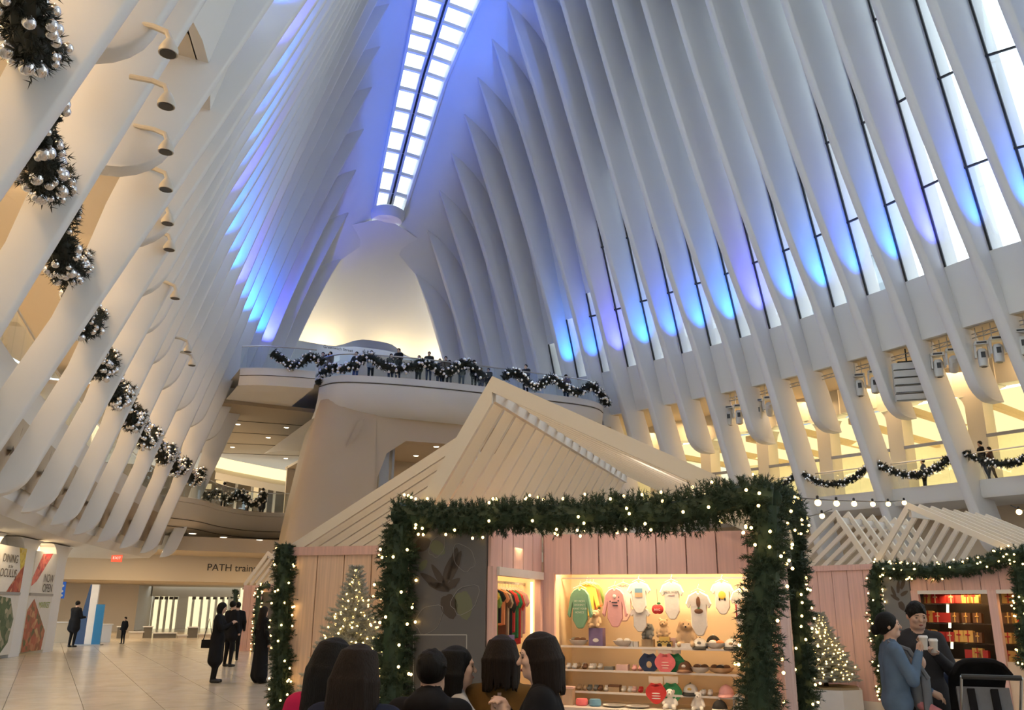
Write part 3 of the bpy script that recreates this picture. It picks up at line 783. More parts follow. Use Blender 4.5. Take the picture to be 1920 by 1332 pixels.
# ---------------- right kiosk
Q = Kiosk((6.6, 16.0), math.degrees(math.atan2(0.8, 0.6)), 'pink wooden kiosk selling boxed chocolates at the right edge')
Q.planks_u(-1.78, 0.12, 0.0, 0.16, 2.42, PINK, 0.32); Q.box('wall_plate', PINK, -1.82, 0.12, -0.04, 0.04, 2.42, 2.52)
Q.box('plinth', TRIMW, -1.82, 3.6, -0.05, 0.05, 0, 0.16)
u1, _ = Q.uz(1662, 1150, -0.02); u2, _ = Q.uz(1712, 1150, -0.02)
Q.box('charcoal_panel', mat('slate_panel', (0.17, 0.18, 0.19), 0.4), u1, u2, -0.05, 0.0, 0.1, 2.42)
ua_, z1 = Q.uz(1722, 1105, 0.0); ub_, _ = Q.uz(1853, 1105, 0.0); uc_, _ = Q.uz(1870, 1110, 0.0)
zo, zi = Q.uz(1720, 1108, 0)[1], Q.uz(1860, 1240, 0)[1]
UE = 3.7
Q.planks_u(u2, UE, 0.0, zo, 2.42, PINK, 0.3)
Q.box('jamb', PINK, u2, ua_, -0.03, 0.03, 0.16, zo); Q.box('post', PINK, ub_, uc_, -0.06, 0.03, 0.16, zo)
Q.box('shutter_case', TRIMW, ua_, ub_, -0.05, 0.02, zo - 0.06, zo); Q.box('shutter_case', TRIMW, uc_, UE, -0.05, 0.02, zo - 0.06, zo)
Q.box('counter_front', mat('cream_panel', (0.78, 0.62, 0.46), 0.6), u2, UE, -0.02, 0.02, 0.16, zi)
Q.box('display_back', mat('dark_display', (0.055, 0.04, 0.03), 0.5), ua_ - 0.1, UE + 0.6, 0.75, 0.78, 0.5, 2.4)
Q.box('display_floor', DARK, ua_ - 0.1, UE + 0.6, 0.03, 0.76, zi - 0.05, zi - 0.02)
Q.box('display_top', DARK, ua_ - 0.1, UE + 0.6, 0.03, 0.76, zo + 0.02, zo + 0.05)
Q.box('display_side', DARK, ua_ - 0.12, ua_ - 0.1, 0.03, 0.76, 0.5, 2.2)
Q.planks_v(0.05, 2.6, -1.8, 0, 2.4, PINK, 0.4)
Q.gable((-1.95, 2.55), (-0.63, 3.55), (0.0, 2.56), 0.0, 7, 0.42, 0.085, 0.05)
Q.gable((0.06, 2.56), (0.83, 3.56), (2.75, 2.56), -0.05, 8, 0.42, 0.085, 0.05)
ax, ay = Q.e1, Vector((0, 0, 1))
for (px, py, r, rot, sx) in ((1676, 1112, 0.10, 1.9, 0.3), (1684, 1104, 0.11, 1.4, 0.3), (1692, 1098, 0.10, 1.1, 0.35), (1680, 1122, 0.09, 2.6, 0.35), (1690, 1135, 0.08, -1.2, 0.7), (1694, 1114, 0.08, 0.5, 0.4)):
    u, z = Q.uz(px, py, -0.056); m = MB(); P = leaf_poly(Q.L(u, -0.056, z), ax, ay, r, 14, 0.05, rot, sx); m.add(P, [tuple(range(len(P)))]); m.build('printed_leaf', PRINTD, Q.root, smooth=False)

# ---------------- small kiosk far left behind the big one
B3 = Kiosk(tuple([atz(446, 1222, 0).dot(rf(1, 0)), atz(446, 1222, 0).dot(rf(0, 1))]), 20.0, 'small pink wooden kiosk with open white rafters in the left distance')
B3.planks_u(0.0, 0.75, 0.0, 0, 2.45, PINK, 0.38); B3.planks_v(0.02, 2.6, 0.0, 0, 2.45, PINK, 0.5)
B3.box('charcoal_panel', PANELG, 0.85, 1.6, 0.05, 0.1, 0, 2.4); B3.box('lintel', PINK, 0.75, 3.0, 0.0, 0.05, 2.2, 2.5); B3.box('display', mat('violet_display', (0.22, 0.20, 0.30), 0.5), 1.6, 3.0, 0.5, 0.55, 0, 2.3)
B3.gable((-0.05, 2.5), (0.95, 3.75), (3.1, 2.5), 0.0, 7, 0.4, 0.12, 0.05)
# ================================================================== LAMPS OF THE BUILDING
WARM = (1.0, 0.72, 0.40)
BLUE = (0.03, 0.22, 1.0)
# blue uplights on the window sill, one in each bay, washing the rib sides
for sg in (1, -1):
    for k, Y in enumerate(RIBY):
        if not (10 < Y < (42.5 if sg == 1 else 47.5)): continue
        w = WS(Y)
        bot = (XC + sg * (w - 0.3), Y - 0.95, SILL + 0.1)
        top = (XC + sg * (w - 1.5), Y - 0.22, SILL + 5.5)
        hue = (0.012, 0.13 + 0.07 * ((k * 7) % 3) / 2, 1.0) if k % 5 != 2 else (0.07, 0.09, 1.0)
        lamp('sill_uplight', 'SPOT', bot, (1500 if sg == 1 else 2600), hue, aim=top, spot_size=math.radians(70), spot_blend=1.0, shadow_soft_size=0.08)
# blue wash thrown high on to the vault from the moving heads
for px, py, Y, e in ((900, 40, 40.0, 2000), (760, 60, 38.0, 1300), (870, 130, 42.5, 900)):
    p = aty(px, py, Y)
    lamp('vault_wash', 'SPOT', (XC + 10.5, 22, 12.0), e * 7, (0.03, 0.17, 1.0), aim=p, spot_size=math.radians(13), spot_blend=1.0, shadow_soft_size=0.2)
# warm light of the two mezzanines
for sg in (1, -1):
    for k, Y in enumerate(RIBY):
        if is_long(k) and -4 < Y < 46:
            lamp('mezzanine_downlight', 'AREA', (XC + sg * (GG(Y) + 3.0), Y - 2.0, 12.2), 230 if sg == -1 else 120, (1.0, 0.64, 0.31), aim=(XC + sg * (GG(Y) + 1.6), Y - 0.9, 6), shape='RECTANGLE', size=1.6, size_y=2.2)
# cove behind the entrance wall lighting the smooth vault end
for dx in (-5.2, 5.2, -2.2, 2.2):
    lamp('entrance_cove', 'AREA', (XC + dx, 51.9 - 0.012 * dx * dx, 17.3), 60, (1.0, 0.74, 0.36), aim=(XC + dx * 0.9, 52.9, 20.0), shape='RECTANGLE', size=2.0, size_y=0.5)
lamp('entrance_light', 'AREA', (XC, 48, 17.5), 90, (0.8, 0.88, 1.0), aim=(XC, 48, 12), size=6.0)
# lower concourse
for x, y, z, e, s in ((3.5, 48.2, 4.25, 170, 3.0), (10, 48.2, 4.25, 130, 3.0), (3, 57, 2.7, 130, 4.0), (10, 57, 2.7, 130, 4.0), (-0.5, 35.5, 3.7, 60, 1.2), (0.9, 40, 3.6, 60, 1.5), (19, 43, 9.6, 120, 3), (8, 55, 11.3, 260, 5), (7, 52.5, 11.3, 120, 3), (15.5, 60, 2.7, 60, 3)):
    lamp('concourse_downlight', 'AREA', (x, y, z), e, WARM, aim=(x, y, 0), size=s)
for y in (31, 24, 17): lamp('arcade_light', 'AREA', (-1.0 - (35 - y) * 0.1, y, 3.7), 45, WARM, aim=(-1.0, y, 0), size=1.5)
for x, y in ((18, 41), (23, 40.5)): lamp('balcony_downlight', 'AREA', (x, y - 1.5, 9.4), 60, WARM, aim=(x, y - 3.5, 0), size=2.0)
# kiosk lamps, and an added fill in the porch
p = K.P(2.2, 1.72, 2.2); o = lamp('display_strip', 'AREA', p, 30, (1.0, 0.70, 0.38), aim=K.P(2.2, 2.15, 0.9), shape='RECTANGLE', size=2.2, size_y=0.08)
o.rotation_euler = Matrix(((K.e1.x, 0, 0), (K.e1.y, 0, 0), (0, 0, 1))).to_euler()
zv = (p - K.P(2.2, 2.0, 1.0)).normalized(); xv = K.e1; yv = zv.cross(xv); o.rotation_euler = Matrix((xv, yv, zv)).transposed().to_euler()
p = K.P(0.5, 0.8, 2.3); lamp('closet_strip', 'AREA', p, 14, (1.0, 0.66, 0.28), aim=K.P(0.5, 0.8, 1.0), size=0.7)
for u, e in ((1.4, 7), (2.6, 7)):
    p = Q.P(u, 0.3, zo - 0.08); lamp('display_lamp', 'AREA', p, e, (1.0, 0.6, 0.24), aim=Q.P(u, 0.5, 0.8), size=0.6)
lamp('porch_fill', 'AREA', K.P(2.0, 0.6, 3.0), 6, (1.0, 0.86, 0.74), aim=K.P(1.9, 1.5, 1.6), size=0.8)  # unseen fill added to brighten the pink porch walls under the roof
for Y in (14, 20, 26, 32, 38): lamp('shop_lamp', 'AREA', (XC + GG(Y) + 8.5, Y, 10.6), 200, (1.0, 0.80, 0.42), aim=(XC + GG(Y) + 10, Y, 7), size=3.0)
# ================================================================== GARLANDS, SWAGS, TREES
def fast_mesh(name, V, F3, mats_, mi=None):
    me = bpy.data.meshes.new(name); n, f = len(V), len(F3)
    me.vertices.add(n); me.vertices.foreach_set('co', np.ascontiguousarray(V, np.float32).ravel())
    me.loops.add(f * 3); me.loops.foreach_set('vertex_index', np.ascontiguousarray(F3, np.int32).ravel())
    me.polygons.add(f); me.polygons.foreach_set('loop_start', np.arange(0, f * 3, 3, dtype=np.int32))
    for m in mats_: me.materials.append(m)
    if mi is not None: me.polygons.foreach_set('material_index', np.ascontiguousarray(mi, np.int32))
    me.update(calc_edges=True); me.validate()
    return me
def unit(a): return a / np.maximum(1e-9, np.linalg.norm(a, axis=-1, keepdims=True))
def needles(P, D, ln, wd):
    'three-sided needle at each P along D'
    n = len(P); ref = rng.normal(size=(n, 3)); s = unit(np.cross(D, ref)); t = np.cross(D, s)
    a = np.array([0, 2.094, 4.189])
    base = P[:, None, :] + wd[:, None, None] * (np.cos(a)[None, :, None] * s[:, None, :] + np.sin(a)[None, :, None] * t[:, None, :])
    tip = P + D * ln[:, None]
    V = np.concatenate([base, tip[:, None, :]], 1).reshape(-1, 3)
    o = np.arange(n)[:, None, None] * 4
    F = (np.array([[0, 1, 3], [1, 2, 3], [2, 0, 3]])[None] + o).reshape(-1, 3)
    return V, F
def along(path, n):
    P = np.array([list(p) for p in path], float); L = np.r_[0, np.cumsum(np.linalg.norm(np.diff(P, axis=0), axis=1))]
    t = rng.uniform(0, L[-1], n)
    C = np.stack([np.interp(t, L, P[:, k]) for k in range(3)], 1); T = np.stack([np.interp(np.minimum(t + 0.05, L[-1]), L, P[:, k]) - np.interp(np.maximum(t - 0.05, 0), L, P[:, k]) for k in range(3)], 1)
    return C, unit(T), L[-1]
def sprig_cloud(C, D, sl, nl, wd, per):
    'needles bristling from sprigs that start at C along D'
    n = len(C); u = rng.uniform(0.15, 1, (n, per))
    P = C[:, None] + D[:, None] * (u * sl[:, None])[..., None]
    d = unit(D[:, None] * 0.9 + rng.normal(size=(n, per, 3)) * 0.65)
    L = nl * rng.uniform(0.7, 1.2, (n, per))
    return needles(P.reshape(-1, 3), d.reshape(-1, 3), L.ravel(), np.full(n * per, wd))
def garland(name, path, r, label, group, needle=NEEDLE, per_m=430, per=26, nl=0.045, wd=0.004, bulbs=0, br=0.016, baubles=0, ob=None, single=False, brad=(0.045, 0.085)):
    o0 = Vector(path[0])
    rel = [Vector(p) - o0 for p in path]
    C, T, L = along(rel, 10); n = int(per_m * L)
    C, T, L = along(rel, n)
    q = rng.normal(size=(n, 3)); q = unit(q - T * np.sum(q * T, 1, keepdims=True))
    D = unit(q + T * rng.normal(0, 0.35, (n, 1)))
    wob = 1 + 0.3 * np.sin(C[:, 2] * 15 + C[:, 0] * 13 + C[:, 1] * 11) + 0.15 * np.sin(C[:, 2] * 41 + C[:, 0] * 37)
    V, F = sprig_cloud(C + q * r * 0.35, D, r * 0.62 * wob * rng.uniform(0.6, 1.15, n), nl, wd, per)
    mb = MB(); mb.tube(rel, r * 0.55, 8)
    root = link(name, fast_mesh(name, V, F, [needle]), None, o0, label=label, cat='garland', group=group)
    mb.build('stem', needle, root)
    def scatter(k, rad):
        c, t, _ = along(rel, k); qq = rng.normal(size=(k, 3)); qq = unit(qq - t * np.sum(qq * t, 1, keepdims=True)); return c + qq * rad * rng.uniform(0.85, 1.08, (k, 1))
    if bulbs:
        mb = MB()
        for c in scatter(int(bulbs * L), r): mb.ell(c, br, 6, 4)
        mb.build('fairy_light', BULB, root, kind='stuff')
    if baubles:
        pts = scatter(int(baubles * L), r * 0.92)
        if single:
            for c in pts:
                s = random.choice(BAUBLES); b = link('bauble', s, root, tuple(c))
        else:
            mb = MB()
            for c in pts: mb.ell(c, random.uniform(*brad), 8, 5)
            mb.build('bauble_cluster', ORN, root, kind='stuff')
    return root
BAUBLES = []
for r in (0.05, 0.07, 0.095):
    b = MB(); b.ell((0, 0, 0), r, 14, 9); b.lathe((0, 0, r * 0.97), [(r * 0.22, 0), (r * 0.22, r * 0.25), (r * 0.1, r * 0.3)], 8); me = b.mesh('bauble'); me.materials.append(ORN); BAUBLES.append(me)

GK = 'lit pine garlands framing the kiosks'
def kp(k, pts, v): 
    out = []
    for px, py in pts:
        u, z = k.uz(px, py, v); out.append(k.P(u, v, z))
    return out
garland('pine_garland', kp(K, [(748, 985), (746, 1050), (740, 1120), (740, 1200), (736, 1270), (732, 1345)], -0.16), 0.20, 'lit pine garland hanging down beside the charcoal flower panel', GK, bulbs=21, br=0.014)
garland('pine_garland', kp(K, [(742, 962), (800, 970), (870, 972), (960, 968), (1060, 968), (1160, 962), (1250, 965), (1330, 948), (1400, 930), (1450, 935)], -0.14), 0.19, 'long lit pine garland draped across the front of the baby clothes kiosk', GK, bulbs=21, br=0.014)
garland('pine_garland', kp(K, [(1438, 950), (1440, 1020), (1436, 1090), (1420, 1170), (1424, 1240), (1422, 1345)], -0.14), 0.20, 'lit pine garland hanging at the right of the baby clothes display', GK, bulbs=21, br=0.014)
b0 = K.P(UR + 0.05, -0.1, 2.62); b1 = K.P(UR + 0.12, 1.1, 2.66); b2 = K.P(UR + 0.14, 2.15, 2.6)
garland('pine_garland', [b0, b1, b2, K.P(UR + 0.1, 2.3, 2.0), K.P(UR + 0.1, 2.3, 1.0), K.P(UR + 0.1, 2.3, 0.1)], 0.17, 'lit pine garland running round the sign on the side of the big kiosk', GK, bulbs=18, br=0.014)
garland('pine_garland', kp(K, [(534, 1022), (531, 1090), (528, 1170), (528, 1250), (520, 1345)], VW - 0.12), 0.17, 'lit pine garland on the far left corner of the big kiosk', GK, bulbs=22, br=0.015)
garland('pine_garland', kp(Q, [(1644, 1068), (1640, 1110), (1644, 1170), (1654, 1240), (1664, 1312)], -0.1), 0.16, 'lit pine garland hanging behind the couple with cups', GK, per_m=240, per=16, nl=0.055, wd=0.006, bulbs=22, br=0.015)
garland('pine_garland', kp(Q, [(1640, 1066), (1700, 1070), (1760, 1072), (1820, 1065), (1870, 1050), (1925, 1035)], -0.12), 0.15, 'lit pine garland draped across the front of the chocolate kiosk', GK, per_m=240, per=16, nl=0.055, wd=0.006, bulbs=24, br=0.015)
garland('pine_garland', kp(Q, [(1908, 1040), (1915, 1100), (1922, 1170), (1928, 1250)], -0.12), 0.15, 'lit pine garland at the right image edge of the chocolate kiosk', GK, per_m=240, per=16, nl=0.055, wd=0.006, bulbs=22, br=0.015)
garland('pine_garland', kp(B3, [(442, 1106), (440, 1160), (437, 1222)], -0.1), 0.14, 'thin lit garland on the left corner of the small far kiosk', GK, per_m=60, per=10, nl=0.09, wd=0.012, bulbs=16, br=0.024)
garland('pine_garland', kp(B3, [(505, 1098), (486, 1104), (482, 1150), (478, 1230)], -0.1), 0.17, 'bushy lit garland on the small far kiosk beside the long skirted woman', GK, per_m=60, per=10, nl=0.09, wd=0.012, bulbs=16, br=0.024)

# swags with silver balls along the mezzanines
LONGY = [Y for k, Y in enumerate(RIBY) if is_long(k)]
ORD = ['farthest', 'second farthest', 'third farthest', 'fourth farthest', 'fifth farthest', 'sixth farthest', 'seventh farthest', 'eighth farthest', 'ninth farthest', 'tenth farthest', 'nearest']
i = 0
for ya, yb in zip(LONGY[:-1], LONGY[1:]):
    if yb < 6.5: break
    pts = []
    for t in np.linspace(0.04, 0.96, 9):
        Y = lerp(ya, yb, t); pts.append((XC - GG(Y) + 0.05, Y, 8.5 - 0.9 * (1 - (2 * t - 1) ** 2)))
    near = yb < 31
    garland('silver_ball_swag', pts, 0.30, 'dark pine swag with silver balls on the left balcony, ' + ORD[min(i, 10)], 'pine swags on the left mezzanine', NEEDLE2, per_m=130 if near else 70, per=12, nl=0.10, wd=0.010, baubles=22, single=near, brad=(0.06, 0.10)); i += 1
i = 0
rl = ['far right balcony behind the kiosk gable', 'right balcony just above the big garland', 'right balcony above the left string bulbs', 'right balcony in front of the single walking man', 'right balcony in front of the walking couple']
for ya, yb in zip(LONGY[:-1], LONGY[1:]):
    if yb < 16 or ya > 37: continue
    pts = []
    for t in np.linspace(0.06, 0.94, 11):
        Y = lerp(ya, yb, t); pts.append((XC + GG(Y) - 0.05, Y, 8.05 - 0.85 * (1 - (2 * t - 1) ** 2)))
    garland('silver_ball_swag', pts, 0.17, 'dark pine swag with silver balls, ' + rl[min(i, 4)], 'pine swags on the right mezzanine', NEEDLE2, per_m=90, per=12, nl=0.09, wd=0.010, baubles=18, brad=(0.04, 0.065)); i += 1
def on_edge(px, py, E):
    Y = 39.0
    xs = [p.x for p in E]; o = np.argsort(xs); xs = np.array(xs)[o]; yy = np.array([p.y for p in E])[o]
    for _ in range(6): p = aty(px, py, Y); Y = float(np.interp(p.x, xs, yy)) - 0.08
    return p
BG = 'pine garlands on the end railings'
garland('silver_ball_garland', [on_edge(x, y, BL) for x, y in ((511, 661), (528, 674), (547, 687), (566, 681), (580, 668), (597, 672), (606, 684))], 0.24, 'pine garland with silver balls on the left bridge railing', BG, NEEDLE2, per_m=90, per=12, nl=0.10, wd=0.012, baubles=20, brad=(0.05, 0.085))
garland('silver_ball_garland', [on_edge(x, y, TG) for x, y in ((598, 722), (606, 702), (622, 690), (645, 692), (668, 684), (684, 668), (700, 672), (718, 686), (738, 693), (758, 692), (778, 686), (795, 680), (812, 688), (828, 700), (845, 697), (862, 684), (876, 681), (890, 690), (906, 708))], 0.25, 'pine garland with silver balls looping along the centre of the balcony', BG, NEEDLE2, per_m=90, per=12, nl=0.10, wd=0.012, baubles=20, brad=(0.05, 0.09))
garland('silver_ball_garland', [on_edge(x, y, TG) for x, y in ((944, 709), (958, 698), (972, 702), (988, 716), (1005, 727), (1020, 718), (1032, 707), (1046, 717), (1064, 730), (1084, 737), (1100, 728), (1110, 722), (1124, 736), (1140, 760))], 0.25, 'pine garland with silver balls at the right end of the balcony', BG, NEEDLE2, per_m=90, per=12, nl=0.10, wd=0.012, baubles=20, brad=(0.05, 0.09))
garland('silver_ball_garland', [aty(x, y, 49.4) for x, y in ((378, 922), (390, 935), (402, 922), (412, 925), (425, 938), (438, 935), (448, 922), (458, 935), (472, 948), (485, 940), (497, 925))], 0.26, 'pine garland with silver balls on the lower far left bridge', BG, NEEDLE2, per_m=70, per=10, nl=0.12, wd=0.014, baubles=20, brad=(0.05, 0.09))

# Christmas trees
def fir(name, base, h, rad, label, tiers, nb, bulbs, br):
    base = Vector(base); root = empty(name, base, label=label, cat='christmas tree', group='lit christmas trees beside the kiosks')
    mb = MB(); mb.tube([(0, 0, 0), (0, 0, h * 0.95)], [0.045, 0.01], 7); mb.build('trunk', mat('bark', (0.09, 0.06, 0.04), 0.9), root)
    C = []; D = []; bb = []
    for i in range(tiers):
        t = i / (tiers - 1); z = h * (0.06 + 0.92 * t); R = rad * (1 - t) ** 0.95 + 0.012
        k = max(4, int(nb * (1 - t) + 4))
        for j in range(k):
            a = 2 * math.pi * (j + 0.37 * i) / k + random.uniform(-.2, .2); L = R * random.uniform(0.75, 1.1)
            d = Vector((math.cos(a), math.sin(a), 0.18 + 0.5 * t)).normalized()
            ns = max(3, int(L / 0.045))
            for q in range(ns):
                f = (q + 0.6) / ns; p = Vector((0, 0, z)) + d * (L * f) + Vector((0, 0, -0.12 * L * f * f))
                for sgn in (-1, 0, 1):
                    w = Vector((-math.sin(a), math.cos(a), 0.1)) * sgn; dd = (d + w * 0.9).normalized(); C.append(p); D.append(dd)
            bb.append(Vector((0, 0, z)) + d * L * random.uniform(0.7, 1.0))
    C = np.array([list(c) for c in C]); D = np.array([list(c) for c in D])
    V, F = sprig_cloud(C, D, np.full(len(C), 0.085), 0.042, 0.005, 13)
    me = fast_mesh('foliage', V, F, [FROST]); link('foliage', me, root)
    mb = MB()
    for p in random.sample(bb, min(len(bb), bulbs)): mb.ell(p + Vector((random.uniform(-.02, .02), random.uniform(-.02, .02), random.uniform(-.02, .02))), br, 6, 4)
    mb.build('fairy_light', BULB, root, kind='stuff')
    return root
u, z = K.uz(668, 1066, VW - 0.75); fir('christmas_tree', K.P(u, VW - 0.75, 0), z + 0.02, 0.78, 'tall frosted christmas tree with warm lights beside the big kiosk', 34, 20, 330, 0.014)
u, z = Q.uz(1537, 1152, -0.75); tb = 0.42; tp = Q.P(u, -0.75, tb)
fir('christmas_tree', tp, z - tb, 0.55, 'small frosted christmas tree densely lit in a white planter', 24, 14, 330, 0.014)
mb = MB(); n = 8
ring = [Vector((0.62 * math.cos(2 * math.pi * (i + 0.5) / n), 0.62 * math.sin(2 * math.pi * (i + 0.5) / n), 0)) for i in range(n)]
mb.prism(ring, (0, 0, 0), (0, 0, 0.38)); pl = mb.build('planter_box', TRIMW, None, smooth=False, label='low white octagonal planter under the small christmas tree', cat='planter'); pl.location = (tp.x, tp.y, 0.012)
mb = MB(); mb.prism([p * 0.92 for p in ring], (0, 0, 0.37), (0, 0, 0.41)); mb.build('soil', mat('tan_burlap', (0.35, 0.26, 0.15), 0.9, bump=0.5, scale=40), pl, smooth=False)

# string of globe bulbs between the kiosks
GLOBE = glow('globe_bulb', (1.0, 0.62, 0.22), 9.0)
def string(pts, label, bulbs_at, r=0.05):
    o0 = pts[0]; root = empty('string_light', o0, label=label, cat='string lights', group='strings of globe bulbs over the kiosks')
    mb = MB(); mb.tube([p - o0 for p in pts], 0.008, 5); mb.build('wire', BLACK, root)
    for p in bulbs_at:
        b = MB(); b.ell((0, 0, 0), r, 10, 7); o = b.build('bulb', GLOBE, root); o.location = p - o0 + Vector((0, 0, -r))
        b = MB(); b.lathe((0, 0, r * 0.7), [(0.018, 0), (0.018, 0.05), (0.01, 0.06)], 8); b.build('socket', BLACK, o)
sp = [atf(x, y, d) for x, y, d in ((1497, 934, 9.5), (1533, 937, 10.6), (1568, 939, 11.6), (1601, 940, 12.6), (1636, 941, 13.4), (1665, 941, 14.2), (1695, 939, 15.0))]
string(sp, 'string of warm globe bulbs reaching the chocolate kiosk gable', sp, 0.04)
sp = [atf(x, y, d) for x, y, d in ((1492, 974, 10.5), (1541, 963, 13.0), (1560, 955, 15.2))]
string(sp, 'short string of two globe bulbs at the left gable of the chocolate kiosk', sp[:2], 0.04)
sp = [atf(x, y, d) for x, y, d in ((1895, 948, 15.2), (1910, 955, 15.0), (1930, 960, 14.8))]
string(sp, 'string with one globe bulb at the right image edge', sp[1:2], 0.05)
# ================================================================== PEOPLE (one continuous skin per figure, grown from a distance field)
def surface_nets(lo, hi, h, fn):
    n = [int(math.ceil((hi[k] - lo[k]) / h)) + 1 for k in range(3)]
    ax = [lo[k] + h * np.arange(n[k]) for k in range(3)]
    G = np.stack(np.meshgrid(*ax, indexing='ij'), -1).astype(np.float32)
    D = fn(G.reshape(-1, 3)).reshape(n)
    ins = D < 0
    c = [n[0] - 1, n[1] - 1, n[2] - 1]
    cnt = np.zeros(c, np.int32); acc = np.zeros(c + [3], np.float32)
    offs = [(i, j, k) for i in (0, 1) for j in (0, 1) for k in (0, 1)]
    def sub(A, o): return A[o[0]:o[0] + c[0], o[1]:o[1] + c[1], o[2]:o[2] + c[2]]
    for a in offs:
        for k in range(3):
            if a[k] == 1: continue
            b = list(a); b[k] = 1; b = tuple(b)
            da, db = sub(D, a), sub(D, b); x = (da < 0) != (db < 0)
            t = np.where(x, da / np.where(x, da - db, 1), 0)
            p = np.stack([np.where(x, a[q] + (t if q == k else 0), 0) for q in range(3)], -1)
            acc += p; cnt += x
    has = cnt > 0
    idx = -np.ones(c, np.int64); idx[has] = np.arange(has.sum())
    cell = np.argwhere(has)
    V = (cell + acc[has] / cnt[has][:, None]) * h + np.array(lo)
    Fs = []
    for k in range(3):
        u, v = (k + 1) % 3, (k + 2) % 3
        a = ins[tuple(slice(None, -1) if q == k else slice(1, -1) for q in range(3))]
        b = ins[tuple(slice(1, None) if q == k else slice(1, -1) for q in range(3))]
        for s, msk in ((0, a & ~b), (1, ~a & b)):
            e = np.argwhere(msk)
            if not len(e): continue
            e = e.copy(); e[:, u] += 1; e[:, v] += 1
            q = []
            for du, dv in ((-1, -1), (0, -1), (0, 0), (-1, 0)):
                w = e.copy(); w[:, u] += du; w[:, v] += dv
                q.append(idx[w[:, 0], w[:, 1], w[:, 2]])
            q = np.stack(q, 1)
            if s: q = q[:, ::-1]
            Fs.append(q)
    F = np.concatenate(Fs); F = F[(F >= 0).all(1)]
    return V, F
class Field:
    def __init__(s): s.p = []
    def cap(s, a, b, ra, rb, mi=0, k=0.02, flat=1.0): s.p.append(('c', np.array(a, np.float32), np.array(b, np.float32), ra, rb, mi, k, flat)); return s
    def ell(s, c, r, mi=0, k=0.015): s.p.append(('e', np.array(c, np.float32), np.array(r, np.float32), 0, 0, mi, k, 1)); return s
    def cut(s, c, r): s.p.append(('x', np.array(c, np.float32), np.array(r, np.float32), 0, 0, -1, 0.01, 1)); return s
    @staticmethod
    def d1(p, P):
        if p[0] == 'c':
            a, b = p[1], p[2]; ab = b - a; L = float(ab @ ab) + 1e-9
            t = np.clip(((P - a) @ ab) / L, 0, 1); q = P - a - t[:, None] * ab
            if p[7] != 1.0: q = q * np.array([1, 1 / p[7], 1], np.float32)
            return np.linalg.norm(q, axis=1) - (p[3] + (p[4] - p[3]) * t)
        q = (P - p[1]) / p[2]; k0 = np.linalg.norm(q, axis=1); k1 = np.linalg.norm(q / p[2], axis=1)
        return np.where(k0 < 1e-4, -float(p[2].min()), k0 * (k0 - 1) / np.maximum(k1, 1e-6))
    def val(s, P):
        D = None
        for p in s.p:
            d = s.d1(p, P)
            if p[0] == 'x':
                D = np.maximum(D, -d); continue
            if D is None: D = d; continue
            k = p[6]; h = np.clip(0.5 + 0.5 * (D - d) / k, 0, 1); D = D * (1 - h) + d * h - k * h * (1 - h)
        return D
    def mesh(s, name, h, mats_):
        lo = np.min([np.minimum(p[1] - (p[2] if p[0] == 'e' else p[3]), (p[1] + 0 if p[0] == 'e' else p[2] - p[4])) for p in s.p if p[0] != 'x'], 0) - 3 * h
        hi = np.max([np.maximum(p[1] + (p[2] if p[0] == 'e' else p[3]), (p[1] + 0 if p[0] == 'e' else p[2] + p[4])) for p in s.p if p[0] != 'x'], 0) + 3 * h
        V, F = surface_nets(lo, hi, h, s.val)
        me = bpy.data.meshes.new(name); nf = len(F)
        me.vertices.add(len(V)); me.vertices.foreach_set('co', V.astype(np.float32).ravel())
        me.loops.add(nf * 4); me.loops.foreach_set('vertex_index', F.astype(np.int32).ravel())
        me.polygons.add(nf); me.polygons.foreach_set('loop_start', np.arange(0, nf * 4, 4, dtype=np.int32))
        for m in mats_: me.materials.append(m)
        if len(mats_) > 1:
            C = V[F].mean(1); q = [p for p in s.p if p[0] != 'x']
            best = np.argmin(np.stack([s.d1(p, C) for p in q]), 0)
            me.polygons.foreach_set('material_index', np.array([p[5] for p in q], np.int32)[best])
        me.polygons.foreach_set('use_smooth', np.ones(nf, bool))
        me.update(calc_edges=True); me.validate()
        return me

def to_mesh(o, M):
    'turn a text object into a plain mesh object at M'
    me = bpy.data.meshes.new_from_object(o); c = o.data
    bpy.data.objects.remove(o); bpy.data.curves.remove(c)
    q = link('lettering', me); q.matrix_local = M
    return q
# ================================================================== GOODS
def fab(name, col): return mat('fabric_' + name, col, 0.85, vary=0.08, scale=25, bump=0.2)
FW = fab('white', (0.82, 0.80, 0.76)); FGR = fab('sage', (0.17, 0.36, 0.24)); FPK = fab('pink', (0.78, 0.42, 0.42)); FRD = fab('red', (0.62, 0.05, 0.05)); FBK = fab('black', (0.02, 0.02, 0.022)); FYL = fab('yellow', (0.85, 0.60, 0.10)); FOR = fab('orange', (0.80, 0.33, 0.14)); FNV = fab('navy', (0.03, 0.05, 0.11)); FDG = fab('forest', (0.03, 0.22, 0.09)); FBR = fab('brown', (0.18, 0.09, 0.05)); FTN = fab('tan', (0.58, 0.42, 0.26)); FGY = fab('grey', (0.22, 0.23, 0.22)); FCR = fab('coral', (0.85, 0.20, 0.22)); FLB = fab('blue', (0.15, 0.33, 0.50)); FLV = fab('lavender', (0.22, 0.17, 0.34)); FGN = fab('green', (0.25, 0.42, 0.12)); FPL = fab('pale_pink', (0.80, 0.56, 0.52)); GOLD = mat('gold_card', (0.75, 0.48, 0.12), 0.35, 0.4)
HANG = mat('clear_hanger', (0.82, 0.80, 0.74), 0.3)
